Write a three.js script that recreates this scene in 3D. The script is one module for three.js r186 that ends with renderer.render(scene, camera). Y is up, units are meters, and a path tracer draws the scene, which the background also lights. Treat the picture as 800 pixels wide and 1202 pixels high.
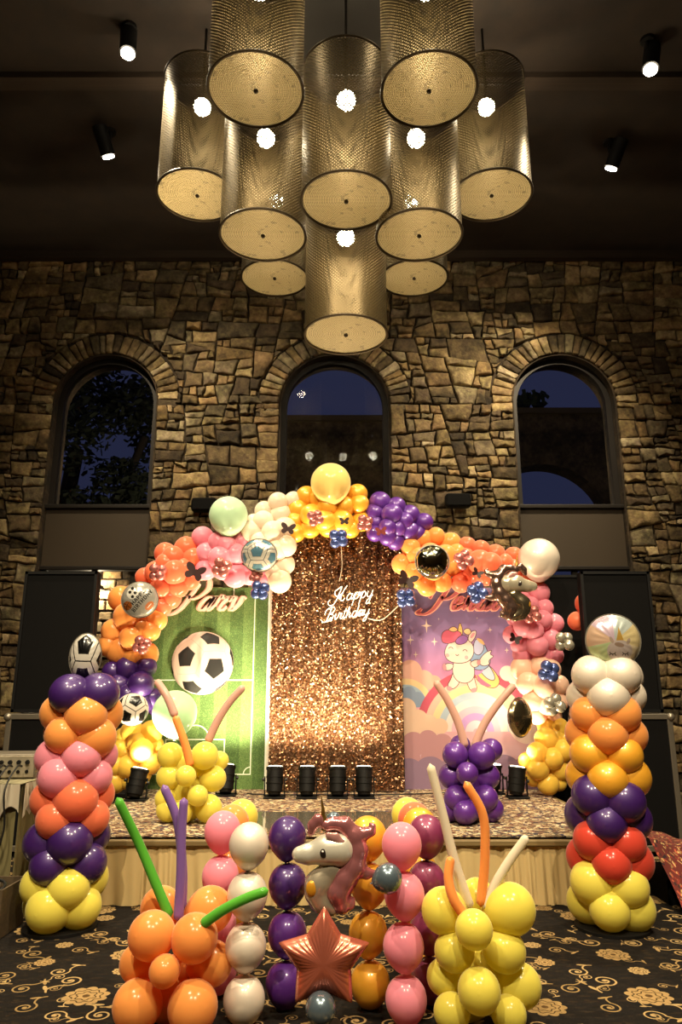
import * as THREE from 'three';
import { mergeGeometries } from 'three/addons/utils/BufferGeometryUtils.js';
import { RoundedBoxGeometry } from 'three/addons/geometries/RoundedBoxGeometry.js';

// ───────────── camera, sky, exposure ─────────────
const scene = new THREE.Scene();
const F = 850, TILT = 14.1 * Math.PI / 180, EYE = 1.25;
const camera = new THREE.PerspectiveCamera(2 * Math.atan(601 / F) * 180 / Math.PI, 800 / 1202, 0.05, 200);
camera.position.set(0, EYE, 0);
camera.rotation.set(TILT, 0, 0);
scene.background = new THREE.Color().setRGB(0.0155, 0.0185, 0.046);      // deep dusk sky
const renderer = new THREE.WebGLRenderer({ antialias: true });
renderer.toneMapping = THREE.LinearToneMapping;
renderer.toneMappingExposure = 1.0;
renderer.shadowMap.enabled = true;
const WARM = new THREE.Color().setRGB(1.0, 0.83, 0.55), WARMER = new THREE.Color().setRGB(1.0, 0.82, 0.52);
const CHANDELIER_CD = 1.8, DOWNLIGHT_CD = 75, UPLIGHT_CD = 16;

// ───────────── helpers ─────────────
let seed = 7;
const rnd = () => { seed = (seed + 0x6d2b79f5) | 0; let t = Math.imul(seed ^ (seed >>> 15), 1 | seed); t = (t + Math.imul(t ^ (t >>> 7), 61 | t)) ^ t; return ((t ^ (t >>> 14)) >>> 0) / 4294967296; };
const rr = (a, b) => a + (b - a) * rnd();
const V = (x, y, z) => new THREE.Vector3(x, y, z);
const CT = Math.cos(TILT), ST = Math.sin(TILT);
// a sight line of the photograph met at a stated distance from the camera
function at(px, py, d) { const xn = (px - 400) / F, yn = (601 - py) / F, zc = d / (CT - yn * ST); return V(xn * zc, EYE + zc * (ST + yn * CT), -d); }
function mpp(py, d) { const yn = (601 - py) / F; return d / (CT - yn * ST) / F; }      // metres to a pixel there
const used = new Map();
function numbered(name) { const n = used.get(name) ?? 0; used.set(name, n + 1); return n ? name + '_' + String(n).padStart(3, '0') : name; }
function shade(o) { o.castShadow = true; o.receiveShadow = true; return o; }
function tag(o, label, category, group) { o.userData.label = label; if (category) o.userData.category = category; if (group) o.userData.group = group; return o; }
function thing(name, label, category, p = V(0, 0, 0), group) { const g = new THREE.Group(); g.name = numbered(name); g.position.copy(p); scene.add(g); return tag(g, label, category, group); }
function part(name, geo, mat, parent, p, label) { const m = shade(new THREE.Mesh(geo, mat)); m.name = name; if (p) m.position.copy(p); parent.add(m); if (label) m.userData.label = label; return m; }
function solo(name, geo, mat, label, category, p, group) { const m = shade(new THREE.Mesh(geo, mat)); m.name = numbered(name); if (p) m.position.copy(p); scene.add(m); return tag(m, label, category, group); }
function struct(name, geo, mat, label) { const m = geo ? shade(new THREE.Mesh(geo, mat)) : new THREE.Group(); m.name = name; m.userData.kind = 'structure'; if (label) m.userData.label = label; scene.add(m); return m; }
function box(w, h, d, x = 0, y = 0, z = 0) { const g = new THREE.BoxGeometry(w, h, d); g.translate(x, y, z); return g; }
function rbox(w, h, d, r = 0.01, x = 0, y = 0, z = 0, s = 2) { const g = new RoundedBoxGeometry(w, h, d, s, r); g.translate(x, y, z); return g; }
function cyl(r0, r1, h, s = 20, x = 0, y = 0, z = 0) { const g = new THREE.CylinderGeometry(r0, r1, h, s); g.translate(x, y, z); return g; }
function merge(list) { return mergeGeometries(list.map(g => { const n = g.index ? g.toNonIndexed() : g; for (const k of Object.keys(n.attributes)) if (!['position', 'normal', 'uv'].includes(k)) n.deleteAttribute(k); return n; })); }
function tube(pts, r, seg = 24, rad = 8) { return new THREE.TubeGeometry(new THREE.CatmullRomCurve3(pts), seg, r, rad); }
function aim(o, dir) { o.quaternion.setFromUnitVectors(V(0, 1, 0), dir.clone().normalize()); return o; }
function metricUV(g, s = 1) { const p = g.attributes.position, n = g.attributes.normal, u = new Float32Array(p.count * 2); for (let i = 0; i < p.count; i++) { const ax = Math.abs(n.getX(i)), ay = Math.abs(n.getY(i)), az = Math.abs(n.getZ(i)); const [a, b] = ay > ax && ay > az ? [p.getX(i), p.getZ(i)] : ax > az ? [p.getZ(i), p.getY(i)] : [p.getX(i), p.getY(i)]; u[2 * i] = a / s; u[2 * i + 1] = b / s; } g.setAttribute('uv', new THREE.BufferAttribute(u, 2)); return g; }

// ───────────── textures ─────────────
function hash(x, y) { let h = Math.imul(x | 0, 374761393) + Math.imul(y | 0, 668265263); h = Math.imul(h ^ (h >>> 13), 1274126177); return ((h ^ (h >>> 16)) >>> 0) / 4294967296; }
function vnoise(x, y, per) { const xi = Math.floor(x), yi = Math.floor(y), fx = x - xi, fy = y - yi, s = fx * fx * (3 - 2 * fx), t = fy * fy * (3 - 2 * fy), w = a => ((a % per) + per) % per; const a = hash(w(xi), w(yi)), b = hash(w(xi + 1), w(yi)), c = hash(w(xi), w(yi + 1)), d = hash(w(xi + 1), w(yi + 1)); return a + (b - a) * s + (c - a) * t + (a - b - c + d) * s * t; }
function fbm(u, v, base, oct) { let s = 0, a = 0.5, p = base, n = 0; for (let i = 0; i < oct; i++) { s += a * vnoise(u * p, v * p, p); n += a; a *= 0.55; p *= 2; } return s / n; }
function dataTex(n, fn, srgb) { const d = new Uint8Array(n * n * 4); for (let y = 0; y < n; y++) for (let x = 0; x < n; x++) { const c = fn((x + 0.5) / n, (y + 0.5) / n); const i = (y * n + x) * 4; d[i] = c[0] * 255; d[i + 1] = c[1] * 255; d[i + 2] = c[2] * 255; d[i + 3] = c.length > 3 ? c[3] * 255 : 255; } const t = new THREE.DataTexture(d, n, n); t.wrapS = t.wrapT = THREE.RepeatWrapping; t.magFilter = THREE.LinearFilter; if (srgb) t.colorSpace = THREE.SRGBColorSpace; t.needsUpdate = true; return t; }
function canvasTex(w, h, draw, repeat = true) { const c = document.createElement('canvas'); c.width = w; c.height = h; draw(c.getContext('2d'), w, h); const t = new THREE.CanvasTexture(c); t.colorSpace = THREE.SRGBColorSpace; t.magFilter = THREE.LinearFilter; if (repeat) t.wrapS = t.wrapT = THREE.RepeatWrapping; return t; }
const cl = x => Math.min(1, Math.max(0, x));
const T_STONE = dataTex(512, (u, v) => { const a = fbm(u, v, 5, 6), b = fbm(v + 0.3, u, 24, 3); const g = cl(0.55 + 0.75 * (a - 0.5) + 0.35 * (b - 0.5) + 0.16); return [g, cl(g * (0.97 + 0.1 * (b - 0.5))), cl(g * (0.9 + 0.2 * (a - 0.5)))]; }, true);
const T_STONE_BUMP = dataTex(512, (u, v) => { const a = fbm(u, v, 8, 6), b = fbm(u, v + 0.37, 40, 3); const g = cl(0.65 * a + 0.35 * b); return [g, g, g]; });
const T_GRAIN = dataTex(256, (u, v) => { const a = fbm(u, v, 16, 4); const g = cl(0.82 + 0.3 * (a - 0.5)); return [g, g, g]; }, true);
const T_FINE = dataTex(256, (u, v) => { const a = fbm(u, v, 64, 2); return [a, a, a]; });

function std(color, roughness = 0.6, o = {}) { return new THREE.MeshPhysicalMaterial({ color, roughness, ...o }); }
const M = {
  mortar: std('#4a3c2a', 0.95, { map: T_STONE, bumpMap: T_STONE_BUMP, bumpScale: 0.02 }),
  reveal: std('#4d3d29', 0.9, { map: T_STONE, bumpMap: T_STONE_BUMP, bumpScale: 0.015 }),
  ceiling: std('#2b1d0f', 0.85, { map: T_GRAIN }),
  beam: std('#382818', 0.8, { map: T_GRAIN }),
  plaster: std('#8d7552', 0.9, { map: T_GRAIN, bumpMap: T_FINE, bumpScale: 0.002 }),
  bronze: std('#1a130d', 0.55, { metalness: 0.3 }),
  panelBrown: std('#382c1c', 0.65),
  glass: std('#ffffff', 0.02, { transmission: 1, thickness: 0, ior: 1.5 }),
  black: std('#070606', 0.6, { specularIntensity: 0.5 }), blackGloss: std('#060505', 0.35), blackMatte: std('#050404', 0.8, { specularIntensity: 0.3 }),
  alu: std('#7d7568', 0.4, { metalness: 0.7 }),
  wood: std('#6b5638', 0.7, { map: T_GRAIN }),
  cable: std('#0b0b0b', 0.6),
};
const stoneMats = ['#a48c66', '#bda57a', '#95805e', '#7c6a4d', '#cdb88e', '#9f8460', '#8b7c64', '#b3966a', '#665641', '#b8a98c'].map((c, i) => { const mp = T_STONE.clone(); mp.offset.set(i * 0.17, i * 0.31); return std(c, 0.92, { map: mp, bumpMap: T_STONE_BUMP, bumpScale: 0.02 }); });

// ───────────── the room ─────────────
const WALL = 9.0, CEIL = 7.2, HALF = 6.5, REAR = 5.0;
// carpet: dark ground with gold flowers and scrolls, print on the floor
const T_CARPET = canvasTex(2048, 2048, (c, W) => {
  c.fillStyle = '#130f0c'; c.fillRect(0, 0, W, W);
  for (let i = 0; i < 5200; i++) { const x = rnd() * W, y = rnd() * W; c.fillStyle = ['rgba(60,44,24,0.35)', 'rgba(6,6,7,0.5)', 'rgba(38,30,22,0.4)', 'rgba(16,15,16,0.5)'][i % 4]; c.beginPath(); c.ellipse(x, y, rr(6, 30), rr(3, 9), rr(-0.3, 0.3), 0, 7); c.fill(); }
  const wrap = (x, y, r, f) => { for (const dx of [-W, 0, W]) for (const dy of [-W, 0, W]) if (x + dx > -r && x + dx < W + r && y + dy > -r && y + dy < W + r) { c.save(); c.translate(x + dx, y + dy); f(); c.restore(); } };
  const gold = ['#94794f', '#876e46', '#9e8459'];
  const flower = (x, y, R, rot, gi) => wrap(x, y, R * 1.2, () => { c.rotate(rot); c.fillStyle = gold[gi % 3]; for (let k = 0; k < 10; k++) { c.save(); c.rotate(k * Math.PI / 5); c.beginPath(); c.ellipse(R * 0.68, 0, R * 0.34, R * 0.27, 0, 0, 7); c.fill(); c.restore(); } c.beginPath(); c.arc(0, 0, R * 0.66, 0, 7); c.fill(); c.strokeStyle = '#3a2a16'; c.lineWidth = R * 0.055; for (const [q, n] of [[0.66, 9], [0.42, 6]]) { c.beginPath(); for (let k = 0; k <= 60; k++) { const a = k / 60 * Math.PI * 2, r = R * (q + 0.07 * Math.cos(a * n)); c.lineTo(Math.cos(a) * r, Math.sin(a) * r); } c.stroke(); } c.fillStyle = '#4a351b'; c.beginPath(); c.arc(0, 0, R * 0.16, 0, 7); c.fill(); });
  const scroll = (x, y, R, rot, dir, gi) => wrap(x, y, R * 2.8, () => { c.rotate(rot); c.scale(1, dir); c.strokeStyle = gold[gi % 3]; c.lineWidth = R * 0.17; c.lineCap = 'round'; c.beginPath(); for (let k = 0; k <= 50; k++) { const a = k / 50 * Math.PI * 3.1, r = R * (0.16 + 0.84 * k / 50); c.lineTo(Math.cos(a) * r, Math.sin(a) * r); } const e = Math.PI * 3.1; c.quadraticCurveTo(Math.cos(e) * R * 1.1 - R * 0.4, Math.sin(e) * R - R * 1.1, -R * 2.3, -R * 0.9); c.stroke(); c.fillStyle = gold[gi % 3]; c.beginPath(); c.arc(0, 0, R * 0.2, 0, 7); c.fill(); c.save(); c.translate(-R * 1.5, -R * 1.3); c.rotate(-0.5); c.beginPath(); c.ellipse(0, 0, R * 0.5, R * 0.17, 0, 0, 7); c.fill(); c.restore(); });
  const pts = []; for (let i = 0; i < 4000 && pts.length < 150; i++) { const big = pts.length < 17, R = big ? rr(66, 84) : pts.length < 40 ? rr(38, 50) : rr(36, 50), x = rnd() * W, y = rnd() * W; const need = R * (pts.length < 17 ? 2.3 : pts.length < 40 ? 1.2 : 1.5); if (pts.every(p => { let dx = Math.abs(p[0] - x), dy = Math.abs(p[1] - y); dx = Math.min(dx, W - dx); dy = Math.min(dy, W - dy); return Math.hypot(dx, dy) > need + p[2] * 1.12; })) pts.push([x, y, R]); }
  pts.forEach(([x, y, R], i) => { if (i < 40) flower(x, y, R, rr(0, 6), i); else scroll(x, y, R, rr(0, 6.3), i % 2 ? 1 : -1, i); });
  for (let i = 0; i < 120; i++) scroll(rnd() * W, rnd() * W, rr(22, 32), rr(0, 6.3), i % 2 ? 1 : -1, i);
  for (let i = 0; i < 26000; i++) { c.fillStyle = i % 2 ? 'rgba(0,0,0,0.16)' : 'rgba(255,240,210,0.05)'; c.fillRect(rnd() * W, rnd() * W, 4, 4); }
});
{ const g = box(2 * HALF, 0.2, WALL + REAR + 0.4, 0, -0.1, (REAR - WALL) / 2); metricUV(g, 2.4); struct('floor', g, std('#ffffff', 0.95, { specularIntensity: 0.3, map: T_CARPET, bumpMap: T_FINE, bumpScale: 0.003 }), 'dark carpet with gold flowers and scrolls'); }
{ const c = struct('ceiling', metricUV(box(2 * HALF, 0.2, WALL + REAR + 0.4, 0, CEIL + 0.1, (REAR - WALL) / 2), 2), M.ceiling, 'dark brown ceiling of the tall hall');
  for (const d of [5.95, 3.2, 0.4]) part('beam', box(2 * HALF - 0.02, 0.07, 0.16, 0, CEIL - 0.03, -d), M.beam, c);
  part('beam', box(2 * HALF - 0.02, 0.12, 0.1, 0, CEIL - 0.05, -WALL + 0.12), M.beam, c); }
struct('wall_left', metricUV(box(0.3, CEIL + 0.2, WALL + REAR + 0.6, -HALF - 0.15, CEIL / 2, (REAR - WALL) / 2), 1.5), M.plaster, 'tan plaster side wall');
struct('wall_right', metricUV(box(0.3, CEIL + 0.2, WALL + REAR + 0.6, HALF + 0.15, CEIL / 2, (REAR - WALL) / 2), 1.5), M.plaster, 'tan plaster side wall facing the other');
struct('wall_front', metricUV(box(2 * HALF + 0.6, CEIL + 0.2, 0.3, 0, CEIL / 2, REAR + 0.15), 1.5), M.plaster, 'tan plaster wall opposite the stage');

// stone wall with three tall arched openings
const WIN = [{ x0: 62, x1: 184, top: 416, sp: 482 }, { x0: 328, x1: 457, top: 416, sp: 482 }, { x0: 602, x1: 723, top: 416, sp: 482 }].map(w => { const a = at(w.x0, w.sp, WALL), b = at(w.x1, w.sp, WALL); return { cx: (a.x + b.x) / 2, hw: (b.x - a.x) / 2, sy: a.y, ty: at(400, w.top, WALL).y }; });
WIN.forEach(w => { w.sy = w.ty - w.hw; });
const THICK = 0.5;
function archPath(P, w, grow, y0, Cls) { const s = new Cls(); const r = w.hw + grow; s.moveTo(w.cx - r, y0); s.lineTo(w.cx - r, w.sy); s.absarc(w.cx, w.sy, r, Math.PI, 0, true); s.lineTo(w.cx + r, y0); s.closePath(); return s; }
const wall = (() => { const s = new THREE.Shape(); s.moveTo(-HALF, 0); s.lineTo(HALF, 0); s.lineTo(HALF, CEIL); s.lineTo(-HALF, CEIL); s.closePath(); for (const w of WIN) s.holes.push(archPath(s, w, 0, 0.02, THREE.Path)); const g = new THREE.ExtrudeGeometry(s, { depth: THICK, bevelEnabled: false, curveSegments: 24 }); g.translate(0, 0, -WALL - THICK); metricUV(g, 1); return struct('wall_back', g, M.mortar, 'rubble stone wall with three tall arched openings'); })();
{ // stones: power diagram cells pushed clear of the arch rings
  const RING = 0.30, inside = (x, y, m) => { for (const w of WIN) { const dx = x - w.cx; if (y < w.sy) { if (Math.abs(dx) < w.hw + m) return w; } else if (Math.hypot(dx, y - w.sy) < w.hw + (m > 0.02 ? RING : 0) + m) return w; } return null; };
  const push = (p) => { for (const w of WIN) { const dx = p[0] - w.cx; if (p[1] < w.sy) { if (Math.abs(dx) < w.hw + 0.005) p[0] = w.cx + Math.sign(dx || 1) * (w.hw + 0.005); } else { const r = Math.hypot(dx, p[1] - w.sy); if (r < w.hw + RING) { const k = (w.hw + RING) / (r || 1); p[0] = w.cx + dx * k; p[1] = w.sy + (p[1] - w.sy) * k; } } } return p; };
  // uneven blocks: a panel of wall is cut again and again by slightly tilted joints
  const cells = [];
  const areaOf = P => { let q = 0; for (let i = 0; i < P.length; i++) { const a = P[i], b = P[(i + 1) % P.length]; q += (a[0] * b[1] - a[1] * b[0]) / 2; } return q; };
  const cut = (P, nx, ny, c) => { const out = []; for (let i = 0; i < P.length; i++) { const a = P[i], b = P[(i + 1) % P.length], da = a[0] * nx + a[1] * ny - c, db = b[0] * nx + b[1] * ny - c; if (da <= 0) out.push(a); if ((da < 0 && db > 0) || (da > 0 && db < 0)) { const t = da / (da - db); out.push([a[0] + (b[0] - a[0]) * t, a[1] + (b[1] - a[1]) * t]); } } return out; };
  const divide = (P, goal) => {
    const A = areaOf(P); if (A < 0.003) return; let cx = 0, cy = 0, x0 = 9e9, x1 = -9e9, y0 = 9e9, y1 = -9e9; for (const p of P) { cx += p[0] / P.length; cy += p[1] / P.length; x0 = Math.min(x0, p[0]); x1 = Math.max(x1, p[0]); y0 = Math.min(y0, p[1]); y1 = Math.max(y1, p[1]); }
    const w = x1 - x0, h = y1 - y0, asp = w / h;
    let deep = 0; for (let i = 0; i < P.length; i++) { const a = P[i], b = P[(i + 1) % P.length]; for (let k = 0; k < 8; k++) { const x = a[0] + (b[0] - a[0]) * k / 8, y = a[1] + (b[1] - a[1]) * k / 8; for (const q of WIN) if (y > q.sy) deep = Math.max(deep, q.hw + RING - Math.hypot(x - q.cx, y - q.sy)); } }
    const near = deep > 0.11; if (near && A < 0.016) return;
    if (A < goal && asp < 3.4 && asp > 0.5 && !near) { let pts = []; for (let i = 0; i < P.length; i++) { const a = P[i], b = P[(i + 1) % P.length], L = Math.hypot(a[0] - b[0], a[1] - b[1]); if (L < 0.02) continue; const n = L > 0.34 ? 3 : L > 0.14 ? 2 : 1; for (let k = 0; k < n; k++) { const j = k ? 0.014 : 0; pts.push([a[0] + (b[0] - a[0]) * k / n + rr(-j, j), a[1] + (b[1] - a[1]) * k / n + rr(-j, j)]); } } if (pts.length > 2 && !WIN.some(q => cy > q.sy && Math.hypot(cx - q.cx, cy - q.sy) < q.hw + RING - 0.04)) cells.push({ pts: pts.map(push) }); return; }
    const upright = w > h * 1.45, tilt = upright ? rr(-0.26, 0.26) : rr(-0.12, 0.12) + (rnd() < 0.1 ? rr(-0.4, 0.4) : 0), nx = upright ? Math.cos(tilt) : Math.sin(tilt), ny = upright ? Math.sin(tilt) : Math.cos(tilt), t = rr(-0.2, 0.2), c = (cx + t * w) * nx + (cy + t * h) * ny;
    for (const Q of [cut(P, nx, ny, c), cut(P, -nx, -ny, -c)]) if (Q.length > 2) { const high = Q[0][1] > 5.0; divide(Q, rnd() < 0.3 ? rr(0.008, 0.022) : rnd() < 0.26 ? rr(0.09, high ? 0.19 : 0.15) : rr(0.03, high ? 0.11 : 0.075)); }
  };
  const rect = (x0, x1, y0, y1) => [[x0, y0], [x1, y0], [x1, y1], [x0, y1]];
  const SPR = WIN[0].sy - 0.05, edges = [-HALF, ...WIN.flatMap(w => [w.cx - w.hw, w.cx + w.hw]), HALF];
  for (let i = 0; i < edges.length; i += 2) divide(rect(edges[i], edges[i + 1], 0, SPR), 0.1);
  divide(rect(-HALF, HALF, SPR, CEIL), 0.1);
  const stones = [];
  const stoneGeo = (pts, gap, proud) => { // outline ring in the joint, rounded shoulder, uneven face
    const n = pts.length; let cx = 0, cy = 0; for (const p of pts) { cx += p[0] / n; cy += p[1] / n; }
    let area = 0; for (let i = 0; i < n; i++) { const a = pts[i], b = pts[(i + 1) % n]; area += (a[0] * b[1] - a[1] * b[0]) / 2; } if (area < 0.0015) return null;
    const size = Math.sqrt(area), tx = rr(-0.05, 0.05), ty = rr(-0.07, 0.05), pos = [], idx = [];
    const ring = (inset, z, jit) => { for (let i = 0; i < n; i++) { const p = pts[i], d = Math.hypot(p[0] - cx, p[1] - cy) || 1, k = Math.max(0.2, 1 - inset / d); const x = cx + (p[0] - cx) * k + rr(-jit, jit), y = cy + (p[1] - cy) * k + rr(-jit, jit); pos.push(x, y, z + (z > 0.001 ? (x - cx) * tx + (y - cy) * ty : 0)); } };
    ring(gap, -0.01, 0); ring(gap, proud * 0.6, gap * 0.3); ring(gap + Math.min(0.022, size * 0.07), proud, size * 0.012); ring(size * 0.26, proud + rr(-0.004, 0.01), size * 0.03); pos.push(cx, cy, proud + rr(-0.004, 0.016));
    for (let r = 0; r < 3; r++) for (let i = 0; i < n; i++) { const a = r * n + i, b = r * n + (i + 1) % n; idx.push(a, b, b + n, a, b + n, a + n); }
    for (let i = 0; i < n; i++) idx.push(3 * n + i, 3 * n + (i + 1) % n, 4 * n);
    const g = new THREE.BufferGeometry(); g.setAttribute('position', new THREE.Float32BufferAttribute(pos, 3)); g.setIndex(idx);
    const uv = []; for (let i = 0; i < pos.length; i += 3) uv.push(pos[i], pos[i + 1]); g.setAttribute('uv', new THREE.Float32BufferAttribute(uv, 2)); g.computeVertexNormals();
    return { g, cx, cy, area };
  };
  for (const c of cells) { const st = stoneGeo(c.pts, rr(0.007, 0.016), rr(0.018, 0.075)); if (st) stones.push(st); }
  // voussoirs round each arch
  const vous = [];
  for (const w of WIN) { let a = -0.12; while (a < Math.PI + 0.1) { const da = rr(0.09, 0.15), r0 = w.hw + 0.008, r1 = w.hw + RING + rr(-0.03, 0.0); const P = []; const m = 0.006; for (const [r, q] of [[r0, a], [r0, a + da / 2], [r0, a + da], [(r0 + r1) / 2, a + da], [r1, a + da * 0.95], [r1 + 0.005, a + da / 2], [r1, a + da * 0.05], [(r0 + r1) / 2, a]]) P.push([w.cx + Math.cos(q) * r, w.sy + Math.sin(q) * r]); void m; P.reverse(); const st = stoneGeo(P, 0.007, rr(0.03, 0.055)); if (st) vous.push(st); a += da; } }
  const proj = (s) => { const d = WALL, dy = s.cy - EYE, zc = d * CT + dy * ST, yc = dy * CT - d * ST, px = 400 + s.cx / zc * F, py = 601 - yc / zc * F; const inF = px > -10 && px < 810; const hid = (py > 640 && px > 140 && px < 660) || py > 870 || (py > 672 && px > 15 && px < 775) || (py < 320 && px > 290 && px < 540); return inF && !hid ? s.area : s.area * 1e-4; };
  stones.sort((a, b) => proj(b) - proj(a));
  const keep = stones.slice(0, 298 - vous.length), rest = stones.slice(298 - vous.length);
  let k = 0; const add = s => { s.g.translate(0, 0, -WALL); const m = part(k ? 'stone_' + String(k).padStart(3, '0') : 'stone', s.g, stoneMats[Math.floor(rnd() * stoneMats.length)], wall); k++; return m; };
  vous.forEach(add); keep.forEach(add);
  for (let i = 0; i < stoneMats.length; i++) { const gs = rest.filter((_, j) => j % stoneMats.length === i).map(s => s.g); if (!gs.length) continue; const g = mergeGeometries(gs); g.translate(0, 0, -WALL); const m = part('small_stones', g, stoneMats[i], wall); m.userData.kind = 'stuff'; }
}
// windows: bronze frame, glass, blank panel over the door, glass door
WIN.forEach((w, i) => {
  const yS = at(400, 599, WALL + 0.2).y, yD = at(400, 668, WALL + 0.2).y, zG = -WALL - 0.17;
  const g = struct('window_' + (i + 1), null, null, 'tall arched window in dark bronze frame');
  const outer = archPath(null, w, -0.004, 0.03, THREE.Shape); outer.holes.push(archPath(null, w, -0.085, yS + 0.03, THREE.Path)); const low = new THREE.Path(); low.moveTo(w.cx - w.hw + 0.085, 0.1); low.lineTo(w.cx + w.hw - 0.085, 0.1); low.lineTo(w.cx + w.hw - 0.085, yD - 0.03); low.lineTo(w.cx - w.hw + 0.085, yD - 0.03); outer.holes.push(low);
  const fg = new THREE.ExtrudeGeometry(outer, { depth: 0.09, bevelEnabled: false, curveSegments: 24 }); fg.translate(0, 0, zG - 0.045); part('window_frame', fg, M.bronze, g);
  const gg = new THREE.ShapeGeometry(archPath(null, w, -0.08, yS + 0.02, THREE.Shape), 24); gg.translate(0, 0, zG); part('pane', gg, M.glass, g);
  part('blank_panel', rbox(2 * w.hw - 0.03, yS - yD, 0.06, 0.008, w.cx, (yS + yD) / 2, zG + 0.07), M.panelBrown, g, null, 'plain brown board below the glass');
  part('sill_rail', rbox(2 * w.hw - 0.01, 0.06, 0.1, 0.015, w.cx, yS + 0.01, zG + 0.1), M.bronze, g);
  part('head_rail', rbox(2 * w.hw - 0.01, 0.05, 0.09, 0.012, w.cx, yD - 0.01, zG + 0.08), M.bronze, g);
  const d = struct('door_' + (i + 1), null, null, 'glass door below the arched window');
  const dp = new THREE.PlaneGeometry(2 * w.hw - 0.16, yD - 0.13); dp.translate(w.cx, (yD + 0.07) / 2, zG); part('pane', dp, M.glass, d);
  part('mullion', box(0.07, yD - 0.14, 0.06, w.cx, (yD + 0.07) / 2, zG + 0.035), M.bronze, d);
  for (const s of [-1, 1]) part('door_handle', cyl(0.014, 0.014, 0.4, 10, w.cx + s * 0.08, 1.1, zG + 0.09), M.alu, d);
  // dressed reveal lining
  const rv = archPath(null, w, 0.0, 0.0, THREE.Shape); rv.holes.push(archPath(null, w, -0.012, 0.001, THREE.Path)); const rg = new THREE.ExtrudeGeometry(rv, { depth: 0.12, bevelEnabled: false, curveSegments: 24 }); rg.translate(0, 0, -WALL - 0.12); metricUV(rg, 1); part('reveal', rg, M.reveal, g);
});

// ───────────── courtyard beyond the glass ─────────────
struct('courtyard_ground', metricUV(box(40, 0.1, 22, 0, -0.15, -WALL - THICK - 11.2), 2), std('#3c342a', 0.95, { map: T_GRAIN }), 'dark paved courtyard outside the windows');
{ // building across the courtyard with an archway through it
  const D = 17, a = at(420, 495, D), s = new THREE.Shape(), x0 = -2.6, x1 = 10, H = a.y; s.moveTo(x0, -0.1); s.lineTo(x1, -0.1); s.lineTo(x1, H + 0.2); s.lineTo(3.2, H + 0.2); s.lineTo(3.2, H); s.lineTo(x0, H); s.closePath();
  const ap = at(640, 590, D), r = 1.55, h = new THREE.Path(); const sy = at(640, 545, D).y - r; h.moveTo(ap.x - r, 0); h.lineTo(ap.x - r, sy); h.absarc(ap.x, sy, r, Math.PI, 0, true); h.lineTo(ap.x + r, 0); h.closePath(); s.holes.push(h);
  const b = thing('courtyard_building', 'dark stone building with an archway seen across the courtyard', 'building', V(0, 0, -D));
  const g = new THREE.ExtrudeGeometry(s, { depth: 0.6, bevelEnabled: false, curveSegments: 20 }); g.translate(0, 0, -0.6); metricUV(g, 1.5); part('wall', g, std('#6b5a40', 0.95, { map: T_STONE }), b);
  const cap = new THREE.Shape(); part('coping', merge([box(5.8, 0.14, 0.8, 0.3, H + 0.07, -0.3), box(6.8, 0.14, 0.8, 6.6, H + 0.27, -0.3)]), std('#57482f', 0.9), b); void cap;
  const pl = thing('rooftop_plant', 'small leafy plant on top of the courtyard building', 'plant', V(at(622, 473, D).x, H + 0.345, -D - 0.3));
  const lm = std('#26331c', 0.8, { side: THREE.DoubleSide }), ls = []; for (let i = 0; i < 60; i++) { const q = new THREE.PlaneGeometry(0.1, 0.28); q.rotateX(rr(-1, 1)); q.rotateZ(rr(-1.2, 1.2)); q.translate(rr(-0.45, 0.45), rr(0.2, 0.5), rr(-0.2, 0.2)); ls.push(q); } part('leaves', merge(ls), lm, pl); part('stem', cyl(0.03, 0.04, 0.3, 8, 0, 0.15, 0), std('#2a2117', 0.9), pl);
}
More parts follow.
